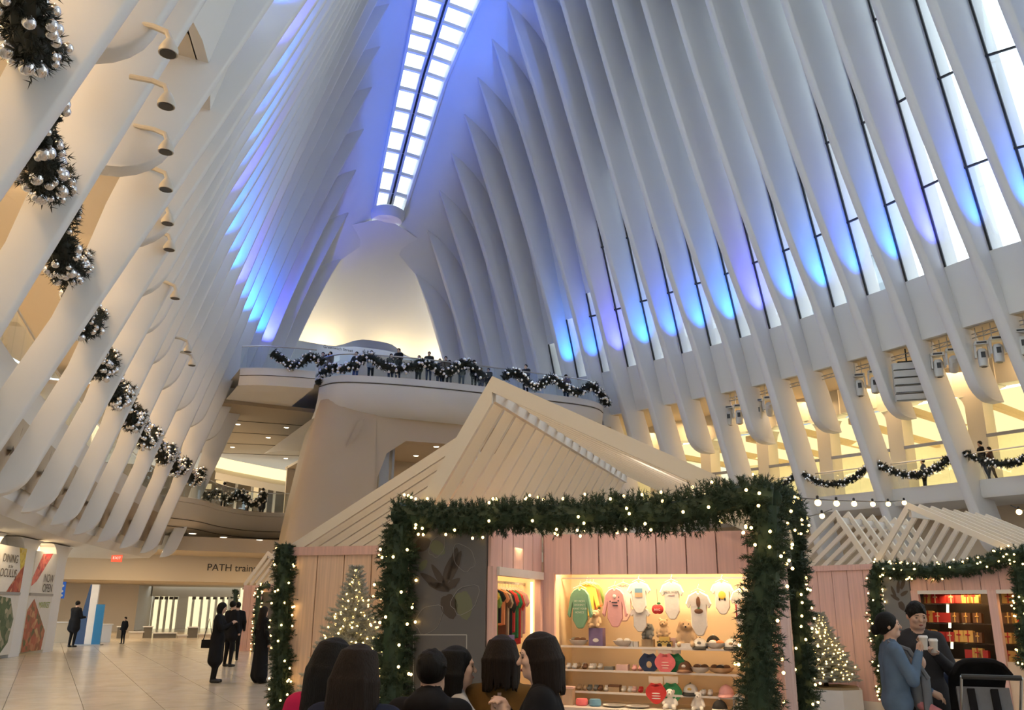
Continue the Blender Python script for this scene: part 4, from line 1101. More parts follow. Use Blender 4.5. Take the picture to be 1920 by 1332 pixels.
def text(s, size, m, parent, loc, rot, depth=0.002, align='CENTER', name='lettering'):
    c = bpy.data.curves.new(name, 'FONT'); c.body = s; c.size = size; c.extrude = depth; c.align_x = align; c.align_y = 'CENTER'; c.materials.append(m)
    o = bpy.data.objects.new(name, c); COL.objects.link(o)
    q = to_mesh(o, Matrix.LocRotScale(Vector(loc), Euler(rot), None)); q.parent = parent
    return q
def garment(p, rz, w, h, m, label, group, sleeve='long', bodysuit=True, prints=None, th=0.02):
    'hanging baby garment; p is the hook point, width w, height h; faces local -Y'
    root = empty('baby_bodysuit' if bodysuit else 'shirt', p, rz, label=label, cat='baby clothes', group=group)
    top = -0.06; z = lambda t: top - t * h
    hw = w / 2
    half = [(0.16, 0.0), (0.62, 0.05)]
    if sleeve == 'long': half += [(1.0, 0.16), (1.38, 0.66), (1.18, 0.74), (0.82, 0.33)]
    else: half += [(1.0, 0.10), (1.32, 0.28), (1.08, 0.38), (0.84, 0.27)]
    half += [(0.80, 0.62), (0.82, 0.78), (0.40, 0.97), (0.22, 1.0)] if bodysuit else [(0.82, 0.98), (0.4, 1.0)]
    R_ = [(hw * x, z(t)) for x, t in half]; pts = R_ + [(-x, y) for x, y in R_[::-1]] + [(-hw * 0.10, z(0.05)), (hw * 0.10, z(0.05))]
    n = len(pts); mb = MB()
    inn = [(x * 0.9, (y - z(0.5)) * 0.95 + z(0.5)) for x, y in pts]
    V = [(x, 0, y) for x, y in pts] + [(x, -th, y) for x, y in inn] + [(x, th, y) for x, y in inn]
    F = [(i, (i + 1) % n, n + (i + 1) % n, n + i) for i in range(n)] + [(2 * n + i, 2 * n + (i + 1) % n, (i + 1) % n, i) for i in range(n)] + [tuple(range(n, 2 * n)), tuple(range(2 * n, 3 * n))[::-1]]
    mb.add(V, F); mb.build('fabric', m, root, smooth=False)
    mb = MB(); mb.tube([(-hw * 0.7, 0, z(0.02)), (0, 0, -0.035), (hw * 0.7, 0, z(0.02))], 0.004, 6); mb.tube([(0, 0, -0.035), (0, 0, -0.012), (0.012, 0, 0.0), (0.006, 0, 0.012)], 0.003, 6); mb.build('hanger', HANG, root)
    for q in (prints or []):
        kind = q[0]
        if kind == 'text':
            _, s, size, t, mm = q; text(s, size, mm, root, (0, -th - 0.003, z(t)), (math.pi / 2, 0, 0), 0.0005, name='lettering')
        elif kind == 'patch':
            _, x0, t0, x1, t1, mm = q; mb = MB(); mb.box(((x0 + x1) / 2 * hw, -th - 0.002, z((t0 + t1) / 2)), ((x1 - x0) * hw, 0.003, (t1 - t0) * h)); mb.build('print_patch', mm, root, smooth=False)
        elif kind == 'oval':
            _, x, t, rx, rt, mm = q; mb = MB(); mb.ell((x * hw, -th - 0.002, z(t)), (rx * hw, 0.003, rt * h), 14, 6); mb.build('print_shape', mm, root)
    return root
FACE = K.rz
def onk(px, py, v): u, z = K.uz(px, py, v); return K.P(u, v, z)
HG = 'baby bodysuits hanging in the display'
hookz = 2.03
def hang(px, v, w, h, m, label, **kw):
    u, _ = K.uz(px, 1075, v); return garment(K.P(u, v, hookz), FACE, w, h, m, label, HG, **kw)
WT = mat('pale_lettering', (0.62, 0.70, 0.62), 0.6); DK = mat('dark_lettering', (0.06, 0.05, 0.07), 0.6)
hang(1112, 2.10, 0.21, 0.34, FGN, 'pale green long sleeved bodysuit behind the sage one'); hang(1106, 2.02, 0.21, 0.35, FOR, 'orange long sleeved bodysuit peeking out behind the sage one'); hang(1100, 1.95, 0.21, 0.36, FYL, 'yellow long sleeved bodysuit just behind the sage one')
g0 = garment(onk(1087, 1092, 1.78), FACE, 0.215, 0.44, FGR, 'sage green long sleeved bodysuit with four lines of pale lettering', HG, prints=[('text', 'MY MOM', 0.03, 0.34, WT), ('text', 'DOESN\'T', 0.03, 0.43, WT), ('text', 'WANT YOUR', 0.028, 0.52, WT), ('text', 'ADVICE', 0.03, 0.61, WT)])
garment(onk(1168, 1086, 1.95), FACE, 0.22, 0.40, FPL, 'pale bodysuit behind the pink lettered one', HG)
garment(onk(1152, 1092, 1.78), FACE, 0.215, 0.42, FPK, 'pink long sleeved bodysuit with small dark print', HG, prints=[('oval', 0.0, 0.22, 0.18, 0.05, FW), ('oval', -0.45, 0.35, 0.07, 0.02, DK), ('oval', 0.4, 0.33, 0.07, 0.02, DK), ('oval', 0.45, 0.24, 0.05, 0.02, DK), ('patch', -0.3, 0.36, 0.3, 0.39, DK), ('patch', -0.2, 0.44, 0.35, 0.47, DK)])
garment(onk(1197, 1080, 1.80), FACE, 0.20, 0.34, FW, 'white bodysuit with blue and sand bridge picture', HG, sleeve='short', prints=[('patch', -0.42, 0.22, 0.42, 0.36, FLB), ('patch', -0.42, 0.36, 0.42, 0.5, FTN)])
garment(onk(1199, 1128, 1.84), FACE, 0.18, 0.26, FW, 'small white baby shorts below the bridge bodysuit', HG, sleeve='short')
garment(onk(1258, 1080, 1.80), FACE, 0.20, 0.40, FW, 'white bodysuit lettered NEW YORK across the chest', HG, sleeve='short', prints=[('text', 'NEW YORK', 0.032, 0.28, DK), ('patch', -0.35, 0.36, 0.35, 0.37, FPK)])
garment(onk(1308, 1098, 1.78), FACE, 0.21, 0.46, FW, 'white romper with hot dog pictures', HG, sleeve='short', prints=[('oval', 0.0, 0.25, 0.22, 0.13, FBR), ('patch', -0.1, 0.14, 0.02, 0.36, FPL), ('oval', 0.0, 0.45, 0.45, 0.06, FBR), ('patch', -0.1, 0.37, 0.12, 0.44, FDG)])
garment(onk(1352, 1080, 1.82), FACE, 0.19, 0.34, FW, 'white bodysuit with yellow taxi picture', HG, sleeve='short', prints=[('oval', 0, 0.42, 0.42, 0.13, FYL), ('oval', -0.3, 0.54, 0.1, 0.05, FBK), ('oval', 0.3, 0.54, 0.1, 0.05, FBK)])
garment(onk(1390, 1092, 1.80), FACE, 0.20, 0.42, FW, 'white bodysuit under a red hat beside the right garland', HG, sleeve='short', prints=[('oval', 0.0, 0.42, 0.35, 0.14, FTN), ('patch', -0.75, 0.4, -0.62, 0.75, FRD)])
def thing(name, p, label, cat, group, rz=FACE): return empty(name, p, rz, label=label, cat=cat, group=group)
DG = 'small goods on the baby clothes shelves'
def apple(px, py):
    t = thing('apple_ornament', onk(px, py, 1.80), 'red felt apple lettered NYC hanging between two white bodysuits', 'ornament', DG)
    mb = MB(); mb.ell((-0.02, 0, 0), (0.045, 0.02, 0.05), 12, 8); mb.ell((0.02, 0, 0), (0.045, 0.02, 0.05), 12, 8); mb.build('felt', FRD, t); mb = MB(); mb.ell((0.015, 0, 0.062), (0.022, 0.008, 0.012), 8, 5); mb.build('leaf', FDG, t)
    mb = MB(); mb.tube([(0, 0, 0.05), (0, 0, 0.21)], 0.002, 5); mb.build('cord', FBK, t); text('NYC', 0.032, FW, t, (0, -0.022, -0.005), (math.pi / 2, 0, 0), 0.0005)
apple(1233, 1143)
def cap(px, py, v, crown, brim, label, patch=None):
    t = thing('cap', onk(px, py, v), label, 'cap', 'caps in the baby clothes display')
    mb = MB(); rows = []
    for a in np.linspace(0, math.pi / 2, 8): rows.append([(0.078 * math.cos(a) * math.cos(b), 0.085 * math.cos(a) * math.sin(b), 0.088 * math.sin(a)) for b in np.linspace(0, 2 * math.pi, 20)])
    mb.grid(rows); mb.build('crown', crown, t)
    mb = MB(); rows = [[(0.078 * math.cos(b), -0.085 * math.sin(b), 0.002) for b in np.linspace(0.15, math.pi - 0.15, 13)], [(0.09 * math.cos(b), -0.10 * math.sin(b) - 0.055 * math.sin(b), -0.022) for b in np.linspace(0.15, math.pi - 0.15, 13)]]
    mb.grid(rows); o = mb.build('brim', brim, t); o.modifiers.new('t', 'SOLIDIFY').thickness = 0.008
    mb = MB(); mb.ell((0, 0, 0.09), (0.009, 0.009, 0.006), 8, 5); mb.build('button', brim, t)
    if patch:
        mb = MB(); mb.ell((0, -0.078, 0.035), (0.022, 0.004, 0.016), 10, 6); mb.build('patch', patch, t)
def bowl(px, py, v, m, items, label, w=0.11):
    t = thing('bowl', onk(px, py, v), label, 'bowl', DG)
    mb = MB(); mb.lathe((0, 0, 0), [(w * 0.4, 0), (w * 0.75, 0.02), (w, 0.06), (w * 0.93, 0.06), (w * 0.6, 0.022)], 18); mb.build('dish', m, t)
    for i, c in enumerate(items):
        a = 2 * math.pi * i / len(items); mb = MB(); mb.ell((w * 0.45 * math.cos(a), w * 0.4 * math.sin(a), 0.065), (0.04, 0.03, 0.024), 10, 6); mb.build('rolled_sock', c, t)
def plush(px, py, v, s, body, label, ear='round', muzzle=None, name='plush_toy'):
    t = thing(name, onk(px, py, v), label, 'soft toy', 'soft toys in the baby clothes display'); t.scale = (s, s, s)
    f = Field(); f.ell((0, 0, 0.07), (0.06, 0.05, 0.075), 0); f.ell((0, -0.005, 0.175), (0.055, 0.05, 0.05), 0, 0.02); f.ell((0, -0.05, 0.162), (0.026, 0.028, 0.022), 0, 0.012)
    for sx in (-1, 1):
        f.cap((sx * 0.04, -0.03, 0.03), (sx * 0.055, -0.10, 0.025), 0.027, 0.024, 0, 0.01); f.cap((sx * 0.05, 0, 0.12), (sx * 0.075, -0.04, 0.06), 0.022, 0.02, 0, 0.01)
        if ear == 'round': f.ell((sx * 0.042, 0, 0.222), (0.02, 0.012, 0.02), 0, 0.006)
        else: f.cap((sx * 0.05, 0, 0.20), (sx * 0.066, -0.005, 0.135), 0.016, 0.024, 0, 0.006)
    link('body', f.mesh('body', 0.008, [body]), t)
    mb = MB(); mb.ell((0, -0.078, 0.168), 0.008, 8, 6); mb.build('nose', FBK, t)
    for sx in (-1, 1): mb = MB(); mb.ell((sx * 0.022, -0.05, 0.19), 0.005, 8, 6); mb.build('eye', FBK, t)
def carton(px, py, v, w, d, h, m, label, lid=None, k=None, cat='box', group=DG, bow=None, tilt=0.0, name='gift_box'):
    k = k or K; u, z = k.uz(px, py, v); t = empty(name, k.P(u, v, z), k.rz, label=label, cat=cat, group=group)
    if tilt: t.rotation_euler = (tilt, 0, k.rz)
    mb = MB(); mb.box((0, 0, h / 2), (w, d, h)); mb.build('carton', m, t, smooth=False)
    if lid: mb = MB(); mb.box((0, 0, h + 0.008), (w + 0.008, d + 0.008, 0.02)); mb.build('lid', lid, t, smooth=False)
    if bow:
        mb = MB(); mb.box((0, -d / 2 - 0.002, h / 2), (w * 0.1, 0.004, h)); mb.box((0, 0, h + 0.002), (w * 0.1, d, 0.004)); mb.build('ribbon', bow, t, smooth=False)
        mb = MB(); mb.ell((-w * 0.12, -d / 2 - 0.008, h * 0.62), (w * 0.12, 0.008, h * 0.07), 8, 5); mb.ell((w * 0.12, -d / 2 - 0.008, h * 0.62), (w * 0.12, 0.008, h * 0.07), 8, 5); mb.ell((0, -d / 2 - 0.01, h * 0.62), (w * 0.04, 0.01, h * 0.05), 8, 5); mb.build('bow', bow, t)
    return t
def shoes(px, py, v, m, label, m2=None):
    t = thing('baby_shoes', onk(px, py, v), label, 'baby shoes', DG)
    for i, sx in enumerate((-1, 1)):
        f = Field(); f.ell((sx * 0.035, -0.02, 0.022), (0.028, 0.045, 0.022), 0); f.ell((sx * 0.035, 0.015, 0.04), (0.026, 0.028, 0.032), 0, 0.012); f.cut((sx * 0.035, 0.018, 0.075), (0.018, 0.02, 0.03))
        link('shoe', f.mesh('shoe', 0.006, [m if i == 0 else (m2 or m)]), t)
def bib(px, py, v, m, label, prints=None):
    'px, py: centre of the bib'
    t = thing('baby_bib', onk(px, py, v), label, 'bib', 'bibs clipped on the display')
    P = []
    for a in np.linspace(0.5, 2 * math.pi - 0.5, 26):
        r = 0.105 * (1 + 0.06 * math.cos(4 * a)); P.append((r * math.sin(a), r * 1.05 * math.cos(a)))
    for a in np.linspace(-0.9, 0.9, 9): P.append((-0.048 * math.sin(a) / 0.79, 0.085 - 0.04 * math.cos(a) * 1.1 + 0.012))
    mb = MB(); mb.prism([Vector((x, 0, z)) for x, z in P], (0, -0.004, 0), (0, 0.004, 0)); mb.build('cloth', m, t, smooth=False)
    mb = MB(); mb.box((0, 0.006, 0.125), (0.15, 0.006, 0.07)); mb.build('header_card', mat('clear_card', (0.80, 0.70, 0.56), 0.4), t, smooth=False)
    for q in (prints or []):
        if q[0] == 'text': text(q[1], q[2], q[4], t, (0, -0.006, q[3]), (math.pi / 2, 0, 0), 0.0005)
        else: mb = MB(); mb.ell((q[1], -0.005, q[2]), (q[3], 0.002, q[4]), 12, 5); mb.build('print_shape', q[5], t)
S1, S2, S3, S4 = shz[0], shz[1], shz[2], zc
def sh(px, v, z):
    'photo row on the shelf of height z at column px'
    lo, hi = 1000, 1400
    for _ in range(40):
        mid = (lo + hi) / 2
        if K.uz(px, mid, v)[1] > z: lo = mid
        else: hi = mid
    return mid
bowl(1085, sh(1085, 1.9, S1), 1.9, FW, [FBR, FTN, FGY, FBR], 'white bowl of brown socks on the upper shelf at left')
carton(1120, sh(1120, 1.92, S1), 1.92, 0.16, 0.13, 0.19, FLV, 'lavender blue box with white animal picture carrying a plush bear', lid=None)
u, z_ = K.uz(1120, 1193, 1.85); mb = MB(); mb.ell((0, 0, 0), (0.035, 0.003, 0.022), 10, 5); o = mb.build('sticker', FW, bpy.data.objects['gift_box']); o.location = (0, -0.068, 0.06)
pz = K.uz(1117, sh(1117, 1.92, S1), 1.92)[1] + 0.19
plush(1117, sh(1117, 1.9, pz), 1.9, 0.85, FTN, 'tan plush bear sitting on the lavender box', 'round')
bowl(1168, sh(1168, 1.9, S1), 1.9, FW, [FW, FTN, FW], 'white bowl with pale booties on the upper shelf')
carton(1183, sh(1183, 1.9, S1), 1.9, 0.05, 0.05, 0.055, FW, 'left of two tiny white boxes on the upper shelf'); carton(1193, sh(1193, 1.9, S1), 1.9, 0.05, 0.05, 0.055, FW, 'right of two tiny white boxes on the upper shelf')
# toy bus and toy taxi
def toycar(px, v, m, label, name, check=False):
    t = thing(name, onk(px, sh(px, v, S1) , v), label, 'toy', DG)
    mb = MB(); mb.box((0, 0, 0.045), (0.16, 0.08, 0.05)); mb.box((0, 0, 0.09), (0.11 if check else 0.155, 0.075, 0.045)); mb.build('body', m, t, smooth=False)
    for sx in (-1, 1): mb = MB(); mb.lathe((sx * 0.05, -0.042, 0.024), [(0.024, -0.008), (0.024, 0.008)], 14, axis=Matrix.Rotation(math.pi / 2, 4, 'X')); mb.build('wheel', FBK, t)
    if check:
        for i in range(8): mb = MB(); mb.box((-0.07 + i * 0.02, -0.042, 0.058 + 0.008 * (i % 2)), (0.018, 0.004, 0.01)); mb.build('checker', FBK, t, smooth=False)
toycar(1247, 1.84, GOLD, 'yellow toy taxi with black checks on the upper shelf', 'toy_taxi', True)
b_ = onk(1216, 1186, 1.9); carton(1216, sh(1216, 1.95, S1), 1.95, 0.13, 0.1, 0.08, FTN, 'tan box under the grey plush elephant')
plush(1216, sh(1216, 1.93, S1 + 0.08), 1.93, 0.75, FGY, 'grey plush elephant on the upper shelf', 'flop')
plush(1245, sh(1245, 1.97, S1 + 0.10), 1.97, 0.85, FTN, 'tan plush giraffe behind the toy taxi', 'round')
carton(1262, sh(1262, 1.96, S1), 1.96, 0.08, 0.06, 0.10, FPL, 'pale pink box behind the toy taxi'); 
plush(1290, sh(1290, 1.93, S1), 1.93, 1.3, FTN, 'beige plush dog with long ears on the upper shelf', 'flop')
carton(1284, sh(1284, 1.84, S1), 1.84, 0.18, 0.12, 0.05, FW, 'folded white cloth in front of the plush dog', name='folded_cloth', cat='cloth')
cap(1313, sh(1313, 1.86, S1) - 4, 1.86, FW, FBK, 'white cap with black brim on the upper shelf', FGY); cap(1338, sh(1338, 2.02, S1) - 8, 2.02, FBK, FW, 'black and white cap behind the white one'); cap(1372, sh(1372, 1.86, S1) - 4, 1.86, FW, FBK, 'white cap with black brim beside the right garland', FTN)
bowl(1342, sh(1342, 1.86, S1), 1.86, FW, [FOR, FOR, FW], 'white dish of orange booties on the upper shelf')
# second shelf
for i, (px, v, m, l) in enumerate(((1072, 1.86, FW, 'white booties at the left end of the second shelf'), (1090, 1.95, FTN, 'tan booties on the second shelf'), (1103, 1.86, FBR, 'brown patched booties on the second shelf'), (1120, 1.93, FW, 'white rabbit booties on the second shelf'))): shoes(px, sh(px, v, S2), v, m, l, FW)
carton(1143, sh(1143, 1.88, S2), 1.88, 0.10, 0.10, 0.035, FGY, 'small stack of dark booklets on the second shelf'); carton(1168, sh(1168, 1.88, S2), 1.88, 0.13, 0.1, 0.06, FPL, 'folded pink hat on the second shelf', name='folded_hat', cat='hat'); shoes(1196, sh(1196, 1.88, S2), 1.88, FPK, 'pink booties left of the navy bib')
bib(1217, 1243, 1.79, FNV, 'navy bib with cream cupcake picture', [('o', 0, -0.02, 0.03, 0.035, FTN)]); bib(1247, 1243, 1.78, FCR, 'coral pink bib with pale lettering', [('o', 0, 0.0, 0.04, 0.006, FPL), ('o', 0, -0.03, 0.045, 0.006, FPL), ('o', 0, -0.055, 0.035, 0.006, FPL)]); bib(1264, 1243, 1.82, FDG, 'green bib edge behind the coral bib')
cap(1284, sh(1284, 1.86, S2) - 6, 1.86, FBR, FBR, 'brown football shaped beanie on the second shelf', FW)
bowl(1313, sh(1313, 1.88, S2), 1.88, FW, [FBR, FW, FBR], 'white dish of brown and white ball booties'); bowl(1352, sh(1352, 1.88, S2), 1.88, FTN, [FBR, FW, FBR, FBK], 'wide tan tray of brown socks on the second shelf', 0.14)
# third shelf
shoes(1092, sh(1092, 1.9, S3), 1.9, FTN, 'tan booties at the left of the third shelf'); shoes(1112, sh(1112, 1.9, S3), 1.9, FGY, 'grey patterned booties on the third shelf'); shoes(1132, sh(1132, 1.9, S3), 1.9, FBR, 'brown booties on the third shelf', FW)
carton(1153, sh(1153, 1.9, S3), 1.9, 0.12, 0.1, 0.05, FTN, 'tan gift box on the third shelf', lid=FBR); shoes(1176, sh(1176, 1.9, S3), 1.9, FW, 'white booties left of the cherry booties'); shoes(1196, sh(1196, 1.9, S3), 1.9, FPL, 'pink booties with red cherries on the third shelf', FRD)
bib(1230, 1299, 1.76, FRD, 'red bib with white lettering', [('o', 0, -0.01, 0.045, 0.006, FW), ('o', 0, -0.035, 0.05, 0.006, FW), ('o', 0, -0.06, 0.05, 0.006, FW)]); bib(1259, 1299, 1.78, FDG, 'dark green bib with pale dinosaur', [('o', 0.0, -0.02, 0.03, 0.018, FPL), ('o', 0.025, 0.01, 0.012, 0.02, FPL), ('o', -0.03, -0.045, 0.018, 0.008, FPL)])
cap(1295, sh(1295, 1.86, S3) - 5, 1.86, FW, FBK, 'white cap with black brim on the third shelf', GOLD); shoes(1326, sh(1326, 1.86, S3), 1.86, FW, 'fluffy white booties on the third shelf'); cap(1362, sh(1362, 1.86, S3) - 5, 1.86, FPK, FPK, 'pink cap on the third shelf')
# counter
carton(1066, sh(1066, 1.72, S4), 1.72, 0.12, 0.10, 0.17, mat('clear_gift_jar', (0.55, 0.42, 0.30), 0.25), 'glass gift jar at the left end of the counter', lid=FPL, name='gift_jar', cat='jar')
for px, m, l in ((1091, FCR, 'coral pink soap dish box on the counter'), (1116, FLB, 'blue soap dish box on the counter')):
    t = thing('soap_dish', onk(px, sh(px, 1.72, S4), 1.72), l, 'box', DG); mb = MB(); mb.lathe((0, 0, 0), [(0.055, 0), (0.066, 0.012), (0.066, 0.045), (0.06, 0.058)], 18); mb.build('case', m, t); mb = MB(); mb.lathe((0, 0, 0.058), [(0.062, 0), (0.058, 0.012)], 18); mb.build('lid', m, t)
for px, l in ((1152, 'left white plate on the counter'), (1196, 'right white plate on the counter')):
    t = thing('plate', onk(px, sh(px, 1.74, S4), 1.74), l, 'plate', DG); mb = MB(); mb.lathe((0, 0, 0), [(0.06, 0), (0.12, 0.02), (0.125, 0.024), (0.06, 0.008)], 24); mb.build('dish', FW, t)
plush(1258, sh(1258, 1.80, S4), 1.80, 0.9, FW, 'fluffy white plush lying on the counter', 'flop'); plush(1310, sh(1310, 1.80, S4), 1.80, 0.8, FW, 'white plush bear hat on the counter', 'round'); cap(1350, sh(1350, 1.76, S4) - 5, 1.76, FBK, FW, 'black cap with white brim on the counter')
t = thing('lantern', onk(1386, sh(1386, 1.72, S4), 1.72), 'small metal lantern beside the right garland on the counter', 'lantern', DG)
mb = MB(); mb.box((0, 0, 0.008), (0.10, 0.10, 0.016)); mb.box((0, 0, 0.15), (0.10, 0.10, 0.012)); 
for x in (-0.045, 0.045):
    for y in (-0.045, 0.045): mb.box((x, y, 0.08), (0.006, 0.006, 0.14))
mb.build('frame', GREYM, t, smooth=False); mb = MB(); mb.box((0, 0, 0.08), (0.085, 0.085, 0.13)); mb.build('pane', PANE, t, smooth=False); mb = MB(); mb.lathe((0, 0, 0.016), [(0.02, 0), (0.02, 0.07)], 12); mb.build('candle', FW, t); mb = MB(); mb.lathe((0, 0, 0.156), [(0.05, 0), (0.012, 0.03)], 4); mb.build('cap', GREYM, t)
# clothes on the closet rail, seen edge on
CG_ = 'children clothes on the side rail'
cl = [(FOR, 0.22, 'orange', 0.46), (FW, 0.30, 'white lettered', 0.56), (FYL, 0.40, 'yellow', 0.3), (FGN, 0.47, 'pale green', 0.5), (FBK, 0.54, 'small black', 0.34), (FOR, 0.66, 'salmon orange', 0.36), (FBR, 0.72, 'rust brown', 0.5), (FTN, 0.79, 'tan', 0.5), (FBK, 0.88, 'long black lettered', 0.62), (FRD, 0.98, 'red', 0.44), (FDG, 1.08, 'dark green', 0.5), (FRD, 1.15, 'second red', 0.56), (FTN, 1.22, 'beige striped', 0.5), (FPK, 1.30, 'dusty pink', 0.46)]
for m, v, nm, hh_ in cl:
    garment(K.P(0.70, v, 1.945), K.rz + math.radians(random.uniform(-8, 12)), 0.2, hh_, m, nm + ' child garment on the side rail of the big kiosk', CG_, sleeve='short', bodysuit=False, prints=[('text', 'NYC', 0.05, 0.35, FPK if m is FW else FW)] if 'lettered' in nm else None, th=0.014)
for v, m, l in ((0.35, FRD, 'red folded clothes on the closet shelf'), (0.55, FCR, 'coral folded clothes on the closet shelf'), (0.85, FLV, 'picture frame box on the closet shelf')):
    t = empty('folded_clothes', K.P(0.68, v, 1.21), K.rz, label=l, cat='cloth', group=DG)
    for i in range(4): mb = MB(); mb.box((0, 0, 0.03 + i * 0.055), (0.22, 0.17, 0.05)); mb.build('fold', m, t, smooth=False)
K.box('closet_shelf', SHELFG, 0.2, 0.8, 0.1, 1.45, 1.19, 1.205)
mb = MB(); mb.box((0, 0, 0), (0.02, 0.02, 0.95)); o = mb.build('led_strip', glow('led_strip', (1.0, 0.78, 0.42), 4.0), K.root, smooth=False); o.location = K.L(0.80, 1.46, 1.5)

# ---------------- chocolate kiosk goods
CHG = 'boxes in the chocolate kiosk window'
RED = mat('red_card', (0.55, 0.035, 0.03), 0.4); GLD = mat('gold_box', (0.80, 0.50, 0.14), 0.4); BRN = mat('cocoa_card', (0.16, 0.07, 0.03), 0.45); CRM = mat('cream_ribbon', (0.80, 0.62, 0.36), 0.4)
rows = [(1132, [(1727, 'r'), (1740, 'g'), (1756, 'r'), (1771, 'R'), (1786, 'r'), (1800, 'R'), (1815, 'g'), (1828, 'g')]), (1168, [(1729, 'r'), (1743, 'g'), (1761, 'r'), (1776, 'R'), (1793, 'b'), (1814, 'b'), (1835, 'b')]), (1204, [(1748, 'g'), (1768, 'R'), (1784, 'r'), (1801, 'g'), (1818, 'g'), (1836, 'b')]), (1236, [(1822, 'R'), (1836, 'g'), (1846, 'R')])]
cm = {'r': (RED, CRM, 'red'), 'R': (RED, None, 'plain red'), 'g': (GLD, RED, 'gold'), 'b': (BRN, GLD, 'cocoa brown')}
nm_ = ['top', 'second', 'third', 'lowest']
nth = ['first', 'second', 'third', 'fourth', 'fifth', 'sixth', 'seventh', 'eighth']
for r, (py, its) in enumerate(rows):
    us, z = Q.uz(1780, py, 0.35)
    Q.box('shelf', SHELFG, ua_ - 0.05, UE + 0.5, 0.15, 0.7, z - 0.02, z - 0.004)
    for i, (px, c) in enumerate(its):
        m, bw, l = cm[c]; u, _ = Q.uz(px, py, 0.35)
        lo, hi = 1000.0, 1400.0
        for _ in range(30):
            mid = (lo + hi) / 2
            if Q.uz(px, mid, 0.35)[1] > z: lo = mid
            else: hi = mid
        carton(px, mid, 0.35, 0.17 if c != 'b' else 0.14, 0.08, 0.19 if c == 'g' else 0.16, m, '%s chocolate box, %s from the left on the %s shelf' % (l, nth[i], nm_[r]), k=Q, cat='box', group=CHG, bow=bw, tilt=-0.12)
    if r < 4:
        for j, (px, c) in enumerate(((1893, 'gbgg'[r]), (1912, 'rggg'[r]))):
            m, bw, l = cm[c]; lo, hi = 1000.0, 1400.0
            for _ in range(30):
                mid = (lo + hi) / 2
                if Q.uz(px, mid, 0.35)[1] > z: lo = mid
                else: hi = mid
            carton(px, mid, 0.35, 0.2, 0.08, 0.17, m, '%s chocolate box %s the right hand window, %s shelf' % (l, ('at the left of', 'at the right of')[j], nm_[r]), k=Q, cat='box', group=CHG, bow=bw, tilt=-0.12)
LEDS = glow('led_strip', (1.0, 0.78, 0.42), 4.0)
for px in (1777, 1781, 1785):
    pass
for py0, py1, px in ((1134, 1150, 1777), (1168, 1178, 1781), (1204, 1217, 1785)):
    a, b_ = Q.uz(px, py0, 0.45), Q.uz(px, py1, 0.45); mb = MB(); mb.beam(Q.L(a[0], 0.45, a[1]), Q.L(b_[0], 0.45, b_[1]), 0.03, 0.03, up=Q.e2); mb.build('led_strip', LEDS, Q.root, smooth=False)
SKIN = mat('skin', (0.52, 0.31, 0.21), 0.5, vary=0.05, scale=20)
SKIN2 = mat('skin_light', (0.62, 0.40, 0.29), 0.5, vary=0.05, scale=20)
def hairmat(name, col):
    m = mat(name, col, 0.6, vary=0.55, scale=1.0, bump=0.7, spec=0.18); nt = m.node_tree
    nz = [n for n in nt.nodes if n.type == 'TEX_NOISE'][0]; tc = [n for n in nt.nodes if n.type == 'TEX_COORD'][0]
    mp = nt.nodes.new('ShaderNodeMapping'); mp.inputs['Scale'].default_value = (190, 190, 9); nt.links.new(tc.outputs['Object'], mp.inputs['Vector']); nt.links.new(mp.outputs[0], nz.inputs['Vector']); return m
HAIRB = hairmat('black_hair', (0.006, 0.005, 0.0045)); HAIRD = hairmat('dark_brown_hair', (0.014, 0.008, 0.005))
EYEM = mat('eye_dark', (0.02, 0.015, 0.012), 0.2)
LIPM = mat('lips', (0.38, 0.13, 0.11), 0.45)
def cloth(name, col): return mat('cloth_' + name, col, 0.9, vary=0.22, scale=9, bump=0.6, spec=0.15)
CB = cloth('black', (0.012, 0.012, 0.014)); CN = cloth('navy', (0.014, 0.018, 0.035)); CG = cloth('grey', (0.17, 0.18, 0.20)); CCH = cloth('charcoal', (0.04, 0.04, 0.045))
SHOE = mat('black_shoe', (0.012, 0.011, 0.010), 0.4)

